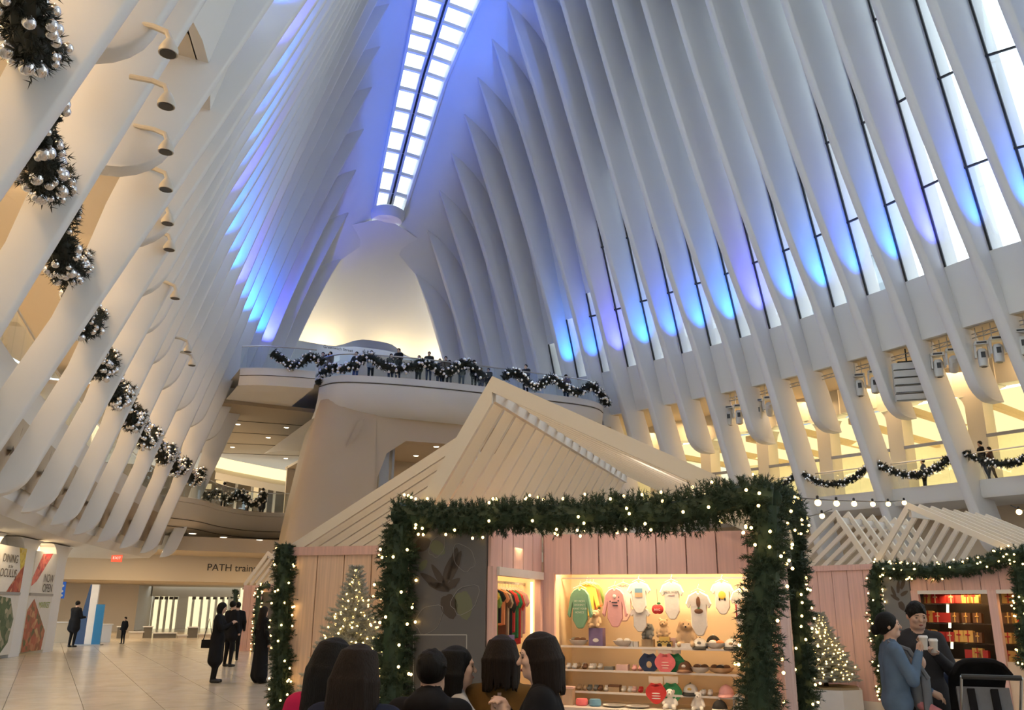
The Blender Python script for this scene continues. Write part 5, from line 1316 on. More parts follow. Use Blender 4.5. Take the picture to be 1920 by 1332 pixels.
def human(loc, rz, h, label, top=CB, legs=CB, hair=HAIRB, skin=SKIN, hairstyle='short', arms=None, coat=0.0, vox=0.03, bulk=1.0, lean=0.0, head=(0, 0), step=0.0, group=None, face=False, name='person', shoes=SHOE, skirt=0.0, hood=False):
    'local frame: +Y is where the figure looks, X its right hand side; arms = ((elbow, wrist) left, right) in metres for a 1.7 m figure'
    k = h / 1.7; f = Field(); B = bulk
    def pt(x, y, z):
        # lean the part above the hips forward
        if z > 0.9 and lean: 
            c, s_ = math.cos(lean), math.sin(lean); zz = z - 0.9; return (x, y * c + zz * s_, 0.9 + zz * c - y * s_)
        return (x, y, z)
    T, Lg, Sk, Sh = 0, 1, 2, 3
    for sx in (-1, 1):
        st = step * sx
        f.cap((sx * 0.085, 0, 0.88), (sx * 0.09, 0.02 + st * 0.5, 0.48), 0.088, 0.06, Lg); f.cap((sx * 0.09, 0.02 + st * 0.5, 0.48), (sx * 0.095, -0.02 + st, 0.09), 0.06, 0.042, Lg)
        f.cap((sx * 0.095, -0.03 + st, 0.045), (sx * 0.11, 0.13 + st, 0.035), 0.043, 0.035, Sh)
    f.cap((-0.06, 0, 0.93), (0.06, 0, 0.93), 0.12 * B, 0.12 * B, T if coat or skirt == 0 else T)
    f.cap(pt(-0.055, 0, 0.98), pt(-0.075, 0, 1.30), 0.105 * B, 0.105 * B, T, 0.04); f.cap(pt(0.055, 0, 0.98), pt(0.075, 0, 1.30), 0.105 * B, 0.105 * B, T, 0.04)
    f.cap(pt(-0.13, -0.005, 1.385), pt(0.13, -0.005, 1.385), 0.062 * B, 0.062 * B, T, 0.05)
    f.cap(pt(-0.05, -0.01, 1.42), pt(0.05, -0.01, 1.42), 0.055, 0.055, T, 0.05)
    if hood: f.ell(pt(0, -0.085, 1.43), (0.12, 0.075, 0.075), T, 0.04); f.cap(pt(-0.03, -0.03, 1.46), pt(0.03, -0.03, 1.46), 0.062, 0.062, T, 0.03)
    if coat:
        zb = 0.9 - coat
        for sx in (-1, 1): f.cap((sx * 0.06, 0, 0.95), (sx * 0.085, -0.01, zb), 0.125 * B, 0.135 * B, T, 0.05)
    if skirt:
        zb = 0.9 - skirt
        for sx in (-1, 1): f.cap((sx * 0.05, 0, 0.95), (sx * 0.09, 0, zb), 0.12, 0.15, Lg, 0.06)
    if arms is None: arms = (((-0.235, -0.03, 1.12), (-0.24, 0.06, 0.88)), ((0.235, -0.03, 1.12), (0.24, 0.06, 0.88)))
    for sx, (el, wr) in zip((-1, 1), arms):
        S_ = pt(sx * 0.17, -0.005, 1.385); el = pt(*el); wr = pt(*wr)
        f.cap(S_, el, 0.06 * B, 0.05 * B, T, 0.03); f.cap(el, wr, 0.048 * B, 0.036 * B, T, 0.02)
        a, b_ = Vector(el), Vector(wr); d = (b_ - a).normalized()
        hd = b_ + d * 0.05
        if vox < 0.02:
            up = Vector((0, 0, 1)) if abs(d.z) < 0.8 else Vector((0, 1, 0))
            sd = d.cross(up).normalized(); nm = sd.cross(d).normalized()
            f.cap(b_, b_ + d * 0.075, 0.028, 0.034, Sk, 0.01)
            for q, (w, L) in enumerate(((-0.026, 0.062), (-0.009, 0.074), (0.009, 0.07), (0.026, 0.055))):
                p0 = b_ + d * 0.085 + sd * w; p1 = p0 + d * L * 0.5 - nm * 0.008; p2 = p1 + d * L * 0.35 - nm * 0.028
                f.cap(p0, p1, 0.0095, 0.009, Sk, 0.006); f.cap(p1, p2, 0.009, 0.0075, Sk, 0.004)
            t0 = b_ + d * 0.02 - sd * 0.026; t1 = t0 + d * 0.04 - sd * 0.028 - nm * 0.01; f.cap(t0, t1, 0.012, 0.0105, Sk, 0.008); f.cap(t1, t1 + d * 0.03 + sd * 0.004 - nm * 0.006, 0.0105, 0.008, Sk, 0.004)
        else: f.cap(b_, hd, 0.036, 0.032, Sk, 0.01)
    # head, turned by head = (yaw, nod)
    HR = Euler((-head[1], 0, head[0])).to_matrix(); base = Vector(pt(0, 0.0, 1.45))
    def hp(x, y, z): return tuple(base + HR @ Vector((x, y, z)))
    f.cap(pt(0, -0.01, 1.40), hp(0, 0.005, 0.07), 0.052, 0.05, Sk, 0.02)
    f.ell(hp(0, 0.005, 0.155), (0.074, 0.088, 0.098), Sk, 0.02); f.cap(hp(-0.02, 0.035, 0.075), hp(0.02, 0.035, 0.075), 0.045, 0.045, Sk, 0.03)
    if face:
        f.cap(hp(0, 0.088, 0.155), hp(0, 0.108, 0.122), 0.008, 0.014, Sk, 0.012); f.ell(hp(0, 0.075, 0.062), (0.022, 0.018, 0.016), Sk, 0.02)
        f.ell(hp(0, 0.083, 0.088), (0.022, 0.014, 0.012), Sk, 0.01)
        for sx in (-1, 1): f.ell(hp(sx * 0.076, -0.005, 0.135), (0.012, 0.02, 0.03), Sk, 0.006); f.ell(hp(sx * 0.04, 0.068, 0.125), (0.026, 0.02, 0.022), Sk, 0.02); f.ell(hp(sx * 0.032, 0.083, 0.172), (0.026, 0.012, 0.008), Sk, 0.012)
    root = link(name, f.mesh(name, vox / k, [top, legs, skin, shoes]), None, loc, rz, label=label, cat='person', group=group)
    root.scale = (k, k, k)
    # hair
    g = Field(); hv = min(vox, 0.022) if vox > 0.02 else vox
    g.ell(hp(0, -0.012, 0.170), (0.086, 0.100, 0.098), 0)
    if hairstyle == 'bob':
        g.ell(hp(0, -0.03, 0.10), (0.100, 0.086, 0.14), 0, 0.03)
        if vox < 0.015:
            hr_ = random.Random(int(h * 1e4))
            for a in np.linspace(-2.5, 2.5, 25):
                sx, cy = math.sin(a), -math.cos(a); w_ = hr_.uniform(0.94, 1.06)
                g.cap(hp(0.07 * sx, -0.012 + 0.08 * cy, 0.225), hp(0.102 * sx * w_, -0.03 + 0.09 * cy * w_, 0.12), 0.012, 0.013, 0, 0.008); g.cap(hp(0.102 * sx * w_, -0.03 + 0.09 * cy * w_, 0.12), hp(0.102 * sx * w_ * 0.98, -0.03 + 0.086 * cy, -0.045 + hr_.uniform(-0.015, 0.015)), 0.013, 0.008, 0, 0.008)
    elif hairstyle == 'short' and vox < 0.015:
        hr_ = random.Random(int(h * 1e4))
        for _ in range(46):
            a, e = hr_.uniform(0, 2 * math.pi), hr_.uniform(0.1, 1.45); x, y, z = 0.08 * math.cos(a) * math.cos(e), -0.012 + 0.094 * math.sin(a) * math.cos(e), 0.172 + 0.092 * math.sin(e)
            g.cap(hp(x, y, z), hp(x * 1.06 + hr_.uniform(-.02, .02), y * 1.06 + 0.02, z - 0.012), 0.012, 0.007, 0, 0.006)
    elif hairstyle == 'long':
        g.ell(hp(0, -0.035, 0.09), (0.100, 0.082, 0.15), 0, 0.03); g.cap(hp(-0.03, -0.055, 0.05), pt(-0.04, -0.10, 1.22), 0.07, 0.05, 0, 0.04); g.cap(hp(0.03, -0.055, 0.05), pt(0.04, -0.10, 1.22), 0.07, 0.05, 0, 0.04)
        if vox < 0.015:
            hr_ = random.Random(int(h * 1e4))
            for a in np.linspace(-2.1, 2.1, 23):
                sx, cy = math.sin(a), -math.cos(a); w_ = hr_.uniform(0.93, 1.07); q = pt(0.13 * sx * w_, -0.07 + 0.075 * cy, 1.20 + hr_.uniform(-0.05, 0.03))
                g.cap(hp(0.07 * sx, -0.012 + 0.08 * cy, 0.225), hp(0.104 * sx * w_, -0.03 + 0.085 * cy * w_, 0.10), 0.012, 0.015, 0, 0.01); g.cap(hp(0.104 * sx * w_, -0.03 + 0.085 * cy * w_, 0.10), q, 0.016, 0.010, 0, 0.01)
    elif hairstyle == 'bun':
        g.ell(hp(0, -0.02, 0.15), (0.085, 0.095, 0.10), 0); g.ell(hp(0, -0.115, 0.11), (0.045, 0.04, 0.05), 0, 0.01)
    elif hairstyle == 'cap':
        g.ell(hp(0, 0.0, 0.185), (0.088, 0.102, 0.085), 0)
    g.cut(hp(0, 0.105, 0.095), (0.074, 0.085, 0.085 if hairstyle != 'cap' else 0.07))
    if hairstyle in ('bob', 'long'): g.cut(hp(0, 0.13, 0.04), (0.075, 0.10, 0.13))
    else: g.cut(hp(0, 0.075, 0.035), (0.13, 0.125, 0.095)); g.cut(hp(0, 0.0, -0.01), (0.13, 0.16, 0.075))
    hm = link('hair' if hairstyle != 'cap' else 'hat', g.mesh('hair', hv, [hair]), root)
    if face:
        for sx in (-1, 1):
            mb = MB(); mb.ell(hp(sx * 0.031, 0.083, 0.148), (0.014, 0.008, 0.007), 8, 5); mb.build('eye', EYEM, root)
            mb = MB(); mb.beam(hp(sx * 0.018, 0.094, 0.172), hp(sx * 0.048, 0.083, 0.174), 0.006, 0.006); mb.build('eyebrow', HAIRB, root)
        mb = MB(); mb.ell(hp(0, 0.097, 0.087), (0.02, 0.006, 0.007), 10, 5); mb.build('mouth', LIPM, root)
    return root
def facing(dx, dy):
    'rotation so local +Y points along the camera-plan direction (right, fwd)'
    d = rf(dx, dy); return math.atan2(d.y, d.x) - math.pi / 2
def stand(px, py, fwd): p = atf(px, py, fwd); return Vector((p.x, p.y, 0.012)), p.z - 0.012

# --- the group in front of the kiosk, backs to us
GRP = 'shoppers in front of the baby clothes kiosk'
loc, h = stand(1016, 1191, 4.35)
wA = human(loc, facing(-0.98, 0.12), h, 'woman in black coat with dark bob raising both hands in front of display', CB, CB, HAIRD, SKIN2, 'bob', (((-0.22, 0.1, 1.14), (-0.12, 0.17, 1.30)), ((0.22, 0.1, 1.13), (-0.02, 0.19, 1.32))), coat=0.25, vox=0.0085, bulk=1.1, head=(0.15, 0.12), group=GRP, face=True)
loc, h = stand(941, 1196, 4.8)
wB = human(loc, facing(0.12, 1), h, 'woman with dark bob seen from behind in mustard brown jacket', cloth('mustard', (0.16, 0.085, 0.025)), CB, HAIRD, SKIN2, 'bob', vox=0.01, bulk=0.9, head=(0, 0.1), group=GRP)
loc, h = stand(858, 1216, 4.75)
wC = human(loc, facing(0.95, 0.2), h, 'young woman in pale grey sweater reaching out an arm, face in profile', cloth('pale_grey', (0.42, 0.40, 0.39)), CB, HAIRB, SKIN2, 'long', (((-0.2, 0.2, 1.22), (-0.1, 0.42, 1.27)), ((0.22, 0.16, 1.2), (0.2, 0.34, 1.29))), vox=0.0085, head=(-0.05, 0.02), group=GRP, face=True)
loc, h = stand(809, 1224, 4.4)
wD = human(loc, facing(0.15, 1), h, 'person with short black hair and black hooded coat seen from behind', CB, CB, HAIRB, SKIN, 'short', vox=0.01, bulk=1.25, head=(-0.1, 0.12), group=GRP, hood=True)
loc, h = stand(672, 1214, 3.7)
wE = human(loc, facing(0.3, 1), h, 'woman with long dark hair and black coat at the lower left, seen from behind', CN, CB, HAIRD, SKIN2, 'long', vox=0.01, bulk=1.22, head=(-0.2, 0.1), group=GRP)
loc, h = stand(622, 1202, 4.1)
wF = human(loc, facing(0.35, 1), h, 'woman with long black hair and magenta jacket partly hidden at far left', cloth('magenta', (0.42, 0.015, 0.075)), CB, HAIRB, SKIN2, 'long', vox=0.01, bulk=1.1, head=(-0.35, 0.2), group=GRP)

# --- couple with cups, baby and stroller on the right
PR = 'family with a stroller by the chocolate kiosk'
loc, h = stand(1664, 1151, 8.1)
wG = human(loc, facing(0.9, -0.15), h, 'woman in blue denim shirt drinking from paper cup, baby on her chest', cloth('denim', (0.11, 0.17, 0.26)), CB, HAIRB, SKIN2, 'bun', (((-0.19, 0.14, 1.12), (-0.1, 0.32, 1.02)), ((0.22, 0.1, 1.13), (0.12, 0.2, 1.36))), vox=0.0105, head=(-0.1, -0.05), group=PR, face=True)
loc2, h2 = stand(1712, 1131, 8.45)
wH = human(loc2, facing(-0.15, -1), h2, 'man in black jacket holding a paper cup and looking down at it', CCH, CB, HAIRB, SKIN2, 'short', (((-0.24, 0.08, 1.12), (-0.06, 0.27, 1.27)), ((0.25, 0.02, 1.1), (0.22, 0.15, 0.9))), coat=0.12, vox=0.0105, bulk=1.12, head=(0.1, 0.28), group=PR, face=True)
loc3 = atf(1772, 1332, 8.7); loc3.z = 0.012
wI = human(loc3, facing(0.45, 0.9), 1.72, 'person in navy puffer jacket bending down beside the stroller', CN, CB, HAIRB, SKIN2, 'short', (((-0.22, 0.2, 1.2), (-0.2, 0.42, 1.1)), ((0.22, 0.2, 1.2), (0.22, 0.42, 1.1))), coat=0.16, vox=0.014, bulk=1.25, lean=1.3, head=(0, 0.5), group=PR)
# baby in its carrier
fb = rf(math.cos(math.radians(0)), 0)
def carried(root, pts): return [root.matrix_world @ Vector(p) for p in pts]
bz = Field(); R_ = Euler((0, 0, wG.rotation_euler[2])).to_matrix()
bz.ell((0, 0.19, 1.02), (0.11, 0.085, 0.17), 0); bz.cap((0, 0.19, 1.14), (0, 0.2, 1.22), 0.05, 0.05, 2); bz.ell((0, 0.21, 1.25), (0.06, 0.068, 0.072), 2, 0.01)
for sx in (-1, 1):
    bz.cap((sx * 0.06, 0.2, 0.9), (sx * 0.13, 0.30, 0.84), 0.048, 0.042, 1); bz.cap((sx * 0.13, 0.30, 0.84), (sx * 0.13, 0.27, 0.68), 0.04, 0.032, 1); bz.cap((sx * 0.13, 0.26, 0.655), (sx * 0.135, 0.33, 0.64), 0.032, 0.028, 3)
link('person', bz.mesh('person', 0.012, [CG, cloth('baby_pink', (0.50, 0.20, 0.22)), SKIN2, mat('white_shoe', (0.7, 0.68, 0.66), 0.5)]), None, wG.location, wG.rotation_euler[2], label='baby in pink leggings and white shoes strapped to the woman', cat='person', group=PR)
mb = MB(); mb.grid([[(0.15 * math.sin(a) * s_, 0.17 + 0.12 * math.cos(a), z) for a in np.linspace(-1.4, 1.4, 9)] for z, s_ in ((0.83, 0.95), (0.9, 1.0), (1.02, 1.0), (1.14, 0.95))])
cr_ = mb.build('baby_carrier', CG, None, label='grey cloth baby carrier worn by the woman with a cup', cat='baby carrier'); place(cr_, wG.location, wG.rotation_euler[2])
md = cr_.modifiers.new('thick', 'SOLIDIFY'); md.thickness = 0.02; md.offset = 1
mb = MB(); mb.tube([(-0.12, 0.25, 1.12), (-0.1, 0.12, 1.36), (-0.09, -0.05, 1.42)], 0.02, 6); mb.tube([(0.12, 0.25, 1.12), (0.1, 0.12, 1.36), (0.09, -0.05, 1.42)], 0.02, 6); mb.build('shoulder_strap', CG, cr_)
def cup(p, label):
    o = empty('paper_cup', p, label=label, cat='cup', group='white paper coffee cups')
    mb = MB(); mb.lathe((0, 0, 0), [(0.027, -0.05), (0.037, 0.05)], 16); mb.build('cup_body', mat('kraft_sleeve', (0.60, 0.57, 0.52), 0.7), o)
    mb = MB(); mb.lathe((0, 0, 0), [(0.040, 0.05), (0.040, 0.062), (0.034, 0.072)], 16); mb.build('lid', mat('white_lid', (0.85, 0.84, 0.82), 0.4), o)
def local_pt(o, p): return o.location + Euler((0, 0, o.rotation_euler[2])).to_matrix() @ (Vector(p) * o.scale[0])
cup(local_pt(wG, (0.09, 0.26, 1.44)), "white paper cup raised by the woman in denim")
cup(local_pt(wH, (-0.03, 0.34, 1.33)), "white paper cup held by the man in black")
# stroller
sl = atf(1846, 1332, 7.9); sl.z = 0.012
st = empty('stroller', sl, facing(0.3, 0.95), label='black and grey folding stroller at the lower right', cat='stroller'); st.scale = (0.82, 0.95, 1.15)
def part(nm, m, mb, **kw): return mb.build(nm, m, st, **kw)
mb = MB(); rows = []
for a in np.linspace(-0.35, 1.75, 10): rows.append([(x, -0.08 + 0.36 * math.cos(a) * 0.95, 0.78 + 0.33 * math.sin(a) * math.sqrt(max(0.2, 1 - (x / 0.32) ** 4))) for x in np.linspace(-0.27, 0.27, 9)])
mb.grid(rows); c_ = part('canopy', CB, mb); c_.modifiers.new('t', 'SOLIDIFY').thickness = 0.025
mb = MB(); mb.box((0, -0.12, 0.66), (0.5, 0.05, 0.55), tilt=Euler((-0.35, 0, 0)).to_matrix()); part('backrest', CG, mb, smooth=False)
mb = MB(); mb.box((-0.12, -0.16, 0.66), (0.07, 0.05, 0.53), tilt=Euler((-0.35, 0, 0)).to_matrix()); part('back_stripe', CB, mb, smooth=False)
mb = MB(); mb.box((0.10, -0.16, 0.66), (0.07, 0.05, 0.53), tilt=Euler((-0.35, 0, 0)).to_matrix()); part('back_stripe', CB, mb, smooth=False)
mb = MB(); mb.box((0, 0.12, 0.45), (0.44, 0.42, 0.08)); part('seat', CG, mb, smooth=False)
mb = MB(); mb.box((0, 0.02, 0.22), (0.42, 0.5, 0.16)); part('basket', CB, mb, smooth=False)
for sx in (-1, 1):
    mb = MB(); mb.tube([(sx * 0.27, -0.5, 1.02), (sx * 0.27, -0.25, 0.75), (sx * 0.27, 0.1, 0.42), (sx * 0.25, 0.42, 0.1)], 0.014, 8); part('frame_tube', STEEL, mb)
    mb = MB(); mb.tube([(sx * 0.27, 0.12, 0.5), (sx * 0.29, -0.32, 0.11)], 0.014, 8); part('frame_tube', STEEL, mb)
    for y, r in ((-0.34, 0.12), (0.44, 0.09)):
        mb = MB(); mb.lathe((sx * 0.29, y, r), [(r * 0.55, -0.025), (r, -0.02), (r, 0.02), (r * 0.55, 0.025)], 18, axis=Matrix.Rotation(math.pi / 2, 4, 'Y')); part('wheel', BLACK, mb)
mb = MB(); mb.tube([(-0.27, -0.5, 1.02), (0.27, -0.5, 1.02)], 0.018, 8); part('handle', BLACK, mb)
mb = MB(); mb.box((0.2, -0.26, 0.62), (0.06, 0.01, 0.05)); part('white_tag', TRIMW, mb, smooth=False)

# --- people standing on the floor to the left
PL = 'people standing on the open floor at left'
p = atz(400, 1282, 0.0); hh = 1.70
human(Vector((p.x, p.y, 0.012)), facing(0.95, 0.1), 1.74, 'woman in long black coat looking at her phone on the open floor', CB, CB, HAIRB, SKIN2, 'bob', (((-0.2, 0.12, 1.15), (-0.06, 0.27, 1.26)), ((0.22, 0.1, 1.14), (0.08, 0.28, 1.25))), coat=0.42, vox=0.017, bulk=1.1, head=(0, 0.25), group=PL, face=True)
mb = MB(); mb.box((0, 0, 0), (0.10, 0.26, 0.18)); mb.tube([(0, -0.1, 0.09), (0.05, 0, 0.55), (0, 0.1, 0.09)], 0.012, 6)
hb = mb.build('handbag', CB, None, label='black handbag at the hip of the woman with a phone', cat='bag'); place(hb, Vector((p.x, p.y, 0.85)) + rf(-0.19, -0.1), facing(0.95, 0.1))
p2 = atz(426, 1252, 0.0)
human(Vector((p2.x, p2.y, 0.012)), facing(0.5, 1), 1.80, 'man in dark jacket standing just behind the phone woman', CB, CB, HAIRB, SKIN2, 'short', coat=0.1, vox=0.02, bulk=1.1, group=PL)
p2 = atz(437, 1240, 0.0)
human(Vector((p2.x, p2.y, 0.012)), facing(-0.3, 1), 1.78, 'person in black beside the small far kiosk corner', CB, CB, HAIRB, SKIN2, 'short', vox=0.022, bulk=1.1, group=PL)
p2 = atz(484, 1283, 0.0)
human(Vector((p2.x, p2.y, 0.012)), facing(0.6, 0.6), 1.66, 'woman in long black skirt beside the far left garland', CB, CB, HAIRD, SKIN2, 'long', skirt=0.72, vox=0.017, bulk=1.05, group=PL)
p2 = atz(133, 1215, 0.0)
human(Vector((p2.x, p2.y, 0.012)), facing(0.3, 1), 1.80, 'man in black coat standing at the blue information stand', CB, CB, HAIRB, SKIN2, 'short', (((-0.22, 0.1, 1.12), (-0.12, 0.3, 1.12)), ((0.24, 0.06, 1.1), (0.2, 0.28, 1.1))), coat=0.2, vox=0.024, bulk=1.2, head=(0, 0.2), group=PL)
p2 = atz(229, 1209, 0.0)
human(Vector((p2.x, p2.y, 0.012)), facing(-0.3, -1), 1.15, 'small child in dark clothes in front of the far parapet', CB, CB, HAIRB, SKIN2, 'short', vox=0.03, group=PL)

# --- crowd on the end balcony
BC = 'onlookers on the far balcony'
navy, plum, brown, blue_, white_, olive = cloth('dark_navy', (0.02, 0.03, 0.06)), cloth('plum', (0.06, 0.025, 0.03)), cloth('brown', (0.07, 0.035, 0.025)), cloth('jean', (0.025, 0.04, 0.085)), cloth('white', (0.5, 0.5, 0.52)), cloth('olive', (0.05, 0.05, 0.03))
crowd = [(606, 661, white_, 'pale jacket, leftmost on the balcony'), (620, 660, plum, 'reddish top raising a phone near the left end of the balcony'), (669, 660, CB, 'black jacket right of the phone raiser on the balcony'), (697, 658, white_, 'white collar and black hair seen from behind on the balcony'), (734, 664, CB, 'dark hood leaning towards a tall man on the balcony'),
         (748, 654, CB, 'tall black coat at the middle of the balcony'), (786, 667, olive, 'olive jacket left of a broad man on the balcony'), (805, 660, CCH, 'charcoal jacket standing above the kiosk gable on the balcony'), (825, 673, navy, 'dark navy jacket behind the brown coats on the balcony'), (836, 669, brown, 'brown coat with short hair on the balcony'),
         (843, 676, brown, 'short figure in brown tucked beside a brown coat on the balcony'), (866, 673, CB, 'black jacket between two garland peaks on the balcony'), (889, 676, CB, 'dark cap at a garland peak on the balcony'), (902, 690, CCH, 'low head just left of the kiosk apex on the balcony'), (916, 691, CB, 'low head directly behind the kiosk apex on the balcony'),
         (986, 684, CCH, 'black jacket leaning on the rail right of the kiosk apex'), (1061, 703, cloth('tan', (0.2, 0.15, 0.11)), 'pale hat taking a photo at the right end of the balcony')]
for i, (px, py, c, txt) in enumerate(crowd):
    hgt = 1.72 if i not in (10, 13, 14) else 1.62
    q = atz(px, py, BZ + hgt)
    if q.y < 38.9: q = atz(px, py, BZ + hgt + 0.1); hgt += 0.1
    d = random.uniform(-0.7, 0.7)
    arms = (((-0.2, 0.14, 1.2), (-0.08, 0.22, 1.48)), ((0.2, 0.14, 1.2), (0.08, 0.22, 1.48))) if i in (1, 16) else (((-0.23, 0.1, 1.13), (-0.14, 0.28, 1.08)), ((0.23, 0.1, 1.13), (0.14, 0.28, 1.08)))
    human(Vector((q.x, q.y, BZ + 0.005)), facing(d, -1), hgt, 'person with ' + txt, c, blue_ if i % 3 else CB, HAIRB if i % 4 else HAIRD, SKIN2, 'cap' if i in (12, 16) else ('long' if i in (4, 10) else 'short'), arms, vox=0.032, bulk=1.35, group=BC)
# --- mezzanine walkers
MC = 'people on the mezzanines'
for px, py, c, txt, d in ((1836, 828, CB, 'walking man in dark jacket on the right mezzanine, taller of a couple', 0.6), (1853, 839, brown, 'walking woman in brown on the right mezzanine, shorter of a couple', 0.6), (1729, 862, navy, 'single man in blue jacket on the right mezzanine', -0.4)):
    q = atz(px, py, MEZZ + (1.72 if 'woman' not in txt else 1.6))
    human(Vector((q.x, q.y, MEZZ + 0.01)), facing(-1 if 'walking' in txt else d, 0.1), 1.72 if 'woman' not in txt else 1.6, txt, c, blue_ if 'man in dark' in txt else CB, HAIRB, SKIN2, 'long' if 'woman' in txt else 'short', vox=0.03, step=0.16 if 'walking' in txt else 0, bulk=1.1, group=MC)
for px, py, c, txt in ((422, 905, cloth('dusty_grey', (0.16, 0.13, 0.11)), 'person in dusty grey coat behind the lower left bridge garland'), (494, 916, CB, 'person in long black coat at the end of the lower left bridge'), (464, 921, olive, 'short person in olive between garland loops on the lower left bridge')):
    q = atz(px, py, MEZZ + 1.7)
    human(Vector((q.x, q.y, MEZZ + 0.01)), facing(0.2, 1), 1.7, txt, c, CB, HAIRB, SKIN2, 'short', coat=0.35 if 'long' in txt else 0.1, vox=0.032, bulk=1.1, group=MC)
# ================================================================== SIGNS, STAGE LIGHTS, POSTERS, FAR FURNITURE
def text_on(s, size, m, parent, p, x_axis, label=None, name='lettering', align='CENTER', depth=0.01):
    c = bpy.data.curves.new(name, 'FONT'); c.body = s; c.size = size; c.extrude = depth; c.align_x = align; c.align_y = 'CENTER'; c.materials.append(m)
    o = bpy.data.objects.new(name, c); COL.objects.link(o); x = Vector(x_axis).normalized(); z = Vector((0, 0, 1)); n = x.cross(z)
    M = Matrix(((x.x, z.x, n.x, p[0]), (x.y, z.y, n.y, p[1]), (x.z, z.z, n.z, p[2]), (0, 0, 0, 1)))
    q = to_mesh(o, M)
    if parent is not None: q.parent = parent
    return q
INK = mat('sign_ink', (0.02, 0.02, 0.025), 0.5)
def letters(name, s, size, m, p, x_axis, label, depth=0.01):
    'a row of single letter objects'
    root = empty(name, p, label=label, cat='sign'); x = Vector(x_axis).normalized()
    def right(t):
        c = bpy.data.curves.new('t', 'FONT'); c.body = t; c.size = size; o = bpy.data.objects.new('t', c); COL.objects.link(o); me = bpy.data.meshes.new_from_object(o); r = max([v.co.x for v in me.vertices] or [0]); l = min([v.co.x for v in me.vertices] or [0])
        bpy.data.objects.remove(o); bpy.data.curves.remove(c); bpy.data.meshes.remove(me); return l, r
    for i, ch in enumerate(s):
        if ch == ' ': continue
        end = right(s[:i + 1])[1]; own = right(ch)[1]
        q = text_on(ch, size, m, root, x * (end - own), x_axis, align='LEFT', depth=depth); q.name = 'letter'
    return root
a = aty(388, 1064, 51.98)
letters('path_sign', 'PATH trains', 0.55, INK, (a.x, a.y, a.z - 0.02), (1, 0, 0), 'black PATH trains lettering on the beige beam')
a = aty(600, 656, 50.6)
letters('street_name_sign', 'Greenwich Street', 0.26, INK, (a.x, 49.85, a.z), (1, 0, 0), 'small dark Greenwich Street lettering on the grey entrance wall')
# exit sign
p = aty(219, 1047, 44); ex = empty('exit_sign', p, label='small red lit exit sign hanging from the far ceiling', cat='sign')
mb = MB(); mb.box((0, 0, 0), (0.46, 0.08, 0.34)); mb.build('panel', glow('exit_red', (1.0, 0.13, 0.06), 1.1), ex, smooth=False)
mb = MB(); mb.tube([(0, 0, 0.17), (0, 0, 0.5)], 0.012, 6); mb.build('hanger_rod', STEEL, ex); mb = MB(); mb.box((0, 0, 0.19), (0.5, 0.1, 0.04)); mb.build('canopy', TRIMW, ex, smooth=False)
text_on('EXIT', 0.17, glow('exit_letters', (1.0, 0.75, 0.6), 1.2), ex, (0, -0.045, 0), (1, 0, 0), depth=0.002)
# blue wayfinding blade
p = aty(116, 1107, 38.2); wf = empty('wayfinding_sign', p, label='narrow blue sign with white symbols beside the arcade column', cat='sign')
BLU = mat('sign_blue', (0.02, 0.10, 0.42), 0.4, emit=(0.02, 0.12, 0.5), es=0.3)
mb = MB(); mb.box((0, 0, 0), (0.24, 0.06, 0.62)); mb.build('blade', BLU, wf, smooth=False)
for z in (0.16, -0.04, -0.2): mb = MB(); mb.ell((0, -0.032, z), (0.06, 0.006, 0.05), 12, 5); mb.build('symbol', TRIMW, wf)
# posters of the arcade
def poster(ya, yb, z0, z1, label, polys, texts):
    'flat printed panel on the arcade line; x runs with Y'
    P0, P1 = Vector((AX(ya) + 0.03, ya, 0)), Vector((AX(yb) + 0.03, yb, 0)); d = P1 - P0; n = Vector((d.y, -d.x, 0)).normalized()
    o = empty('food_poster', P0 + Vector((0, 0, z0)), label=label, cat='poster', group='market posters between the arcade columns')
    mb = MB(); mb.prism([Vector((0, 0, 0)), d, d + Vector((0, 0, z1 - z0)), Vector((0, 0, z1 - z0))], -n * 0.03, n * 0.0); mb.build('board', mat('poster_white', (0.72, 0.70, 0.66), 0.5), o, smooth=False)
    for i, (pl, m) in enumerate(polys):
        mb = MB(); mb.add([d * x + Vector((0, 0, (z1 - z0) * y)) + n * (0.004 + 0.002 * i) for x, y in pl], [tuple(range(len(pl)))]); mb.build('printed_picture', m, o, smooth=False)
    for s_, size, x, y, m in texts: text_on(s_, size, m, o, d * x + Vector((0, 0, (z1 - z0) * y)) + n * 0.02, d, depth=0.001)
def food(name, c1, c2, c3, sc=5.0):
    m, nt, b = _nodes(name); tc = nt.nodes.new('ShaderNodeTexCoord'); v = nt.nodes.new('ShaderNodeTexVoronoi'); v.inputs['Scale'].default_value = sc
    cr = nt.nodes.new('ShaderNodeValToRGB'); cr.color_ramp.interpolation = 'EASE'; cr.color_ramp.elements[0].color = (*c1, 1); cr.color_ramp.elements[1].color = (*c3, 1); e = cr.color_ramp.elements.new(0.5); e.color = (*c2, 1)
    nt.links.new(tc.outputs['Object'], v.inputs['Vector']); nt.links.new(v.outputs['Color'], cr.inputs[0]); nt.links.new(cr.outputs[0], b.inputs['Base Color']); b.inputs['Roughness'].default_value = 0.5; return m
SALAD = food('salad_picture', (0.02, 0.06, 0.015), (0.07, 0.12, 0.05), (0.5, 0.42, 0.30)); ROAST = food('roast_picture', (0.10, 0.01, 0.01), (0.45, 0.07, 0.04), (0.65, 0.40, 0.20)); PASTA = food('pasta_picture', (0.5, 0.35, 0.02), (0.75, 0.6, 0.1), (0.6, 0.5, 0.2), 9); VEG = food('vegetable_picture', (0.05, 0.10, 0.02), (0.40, 0.08, 0.03), (0.55, 0.36, 0.16))
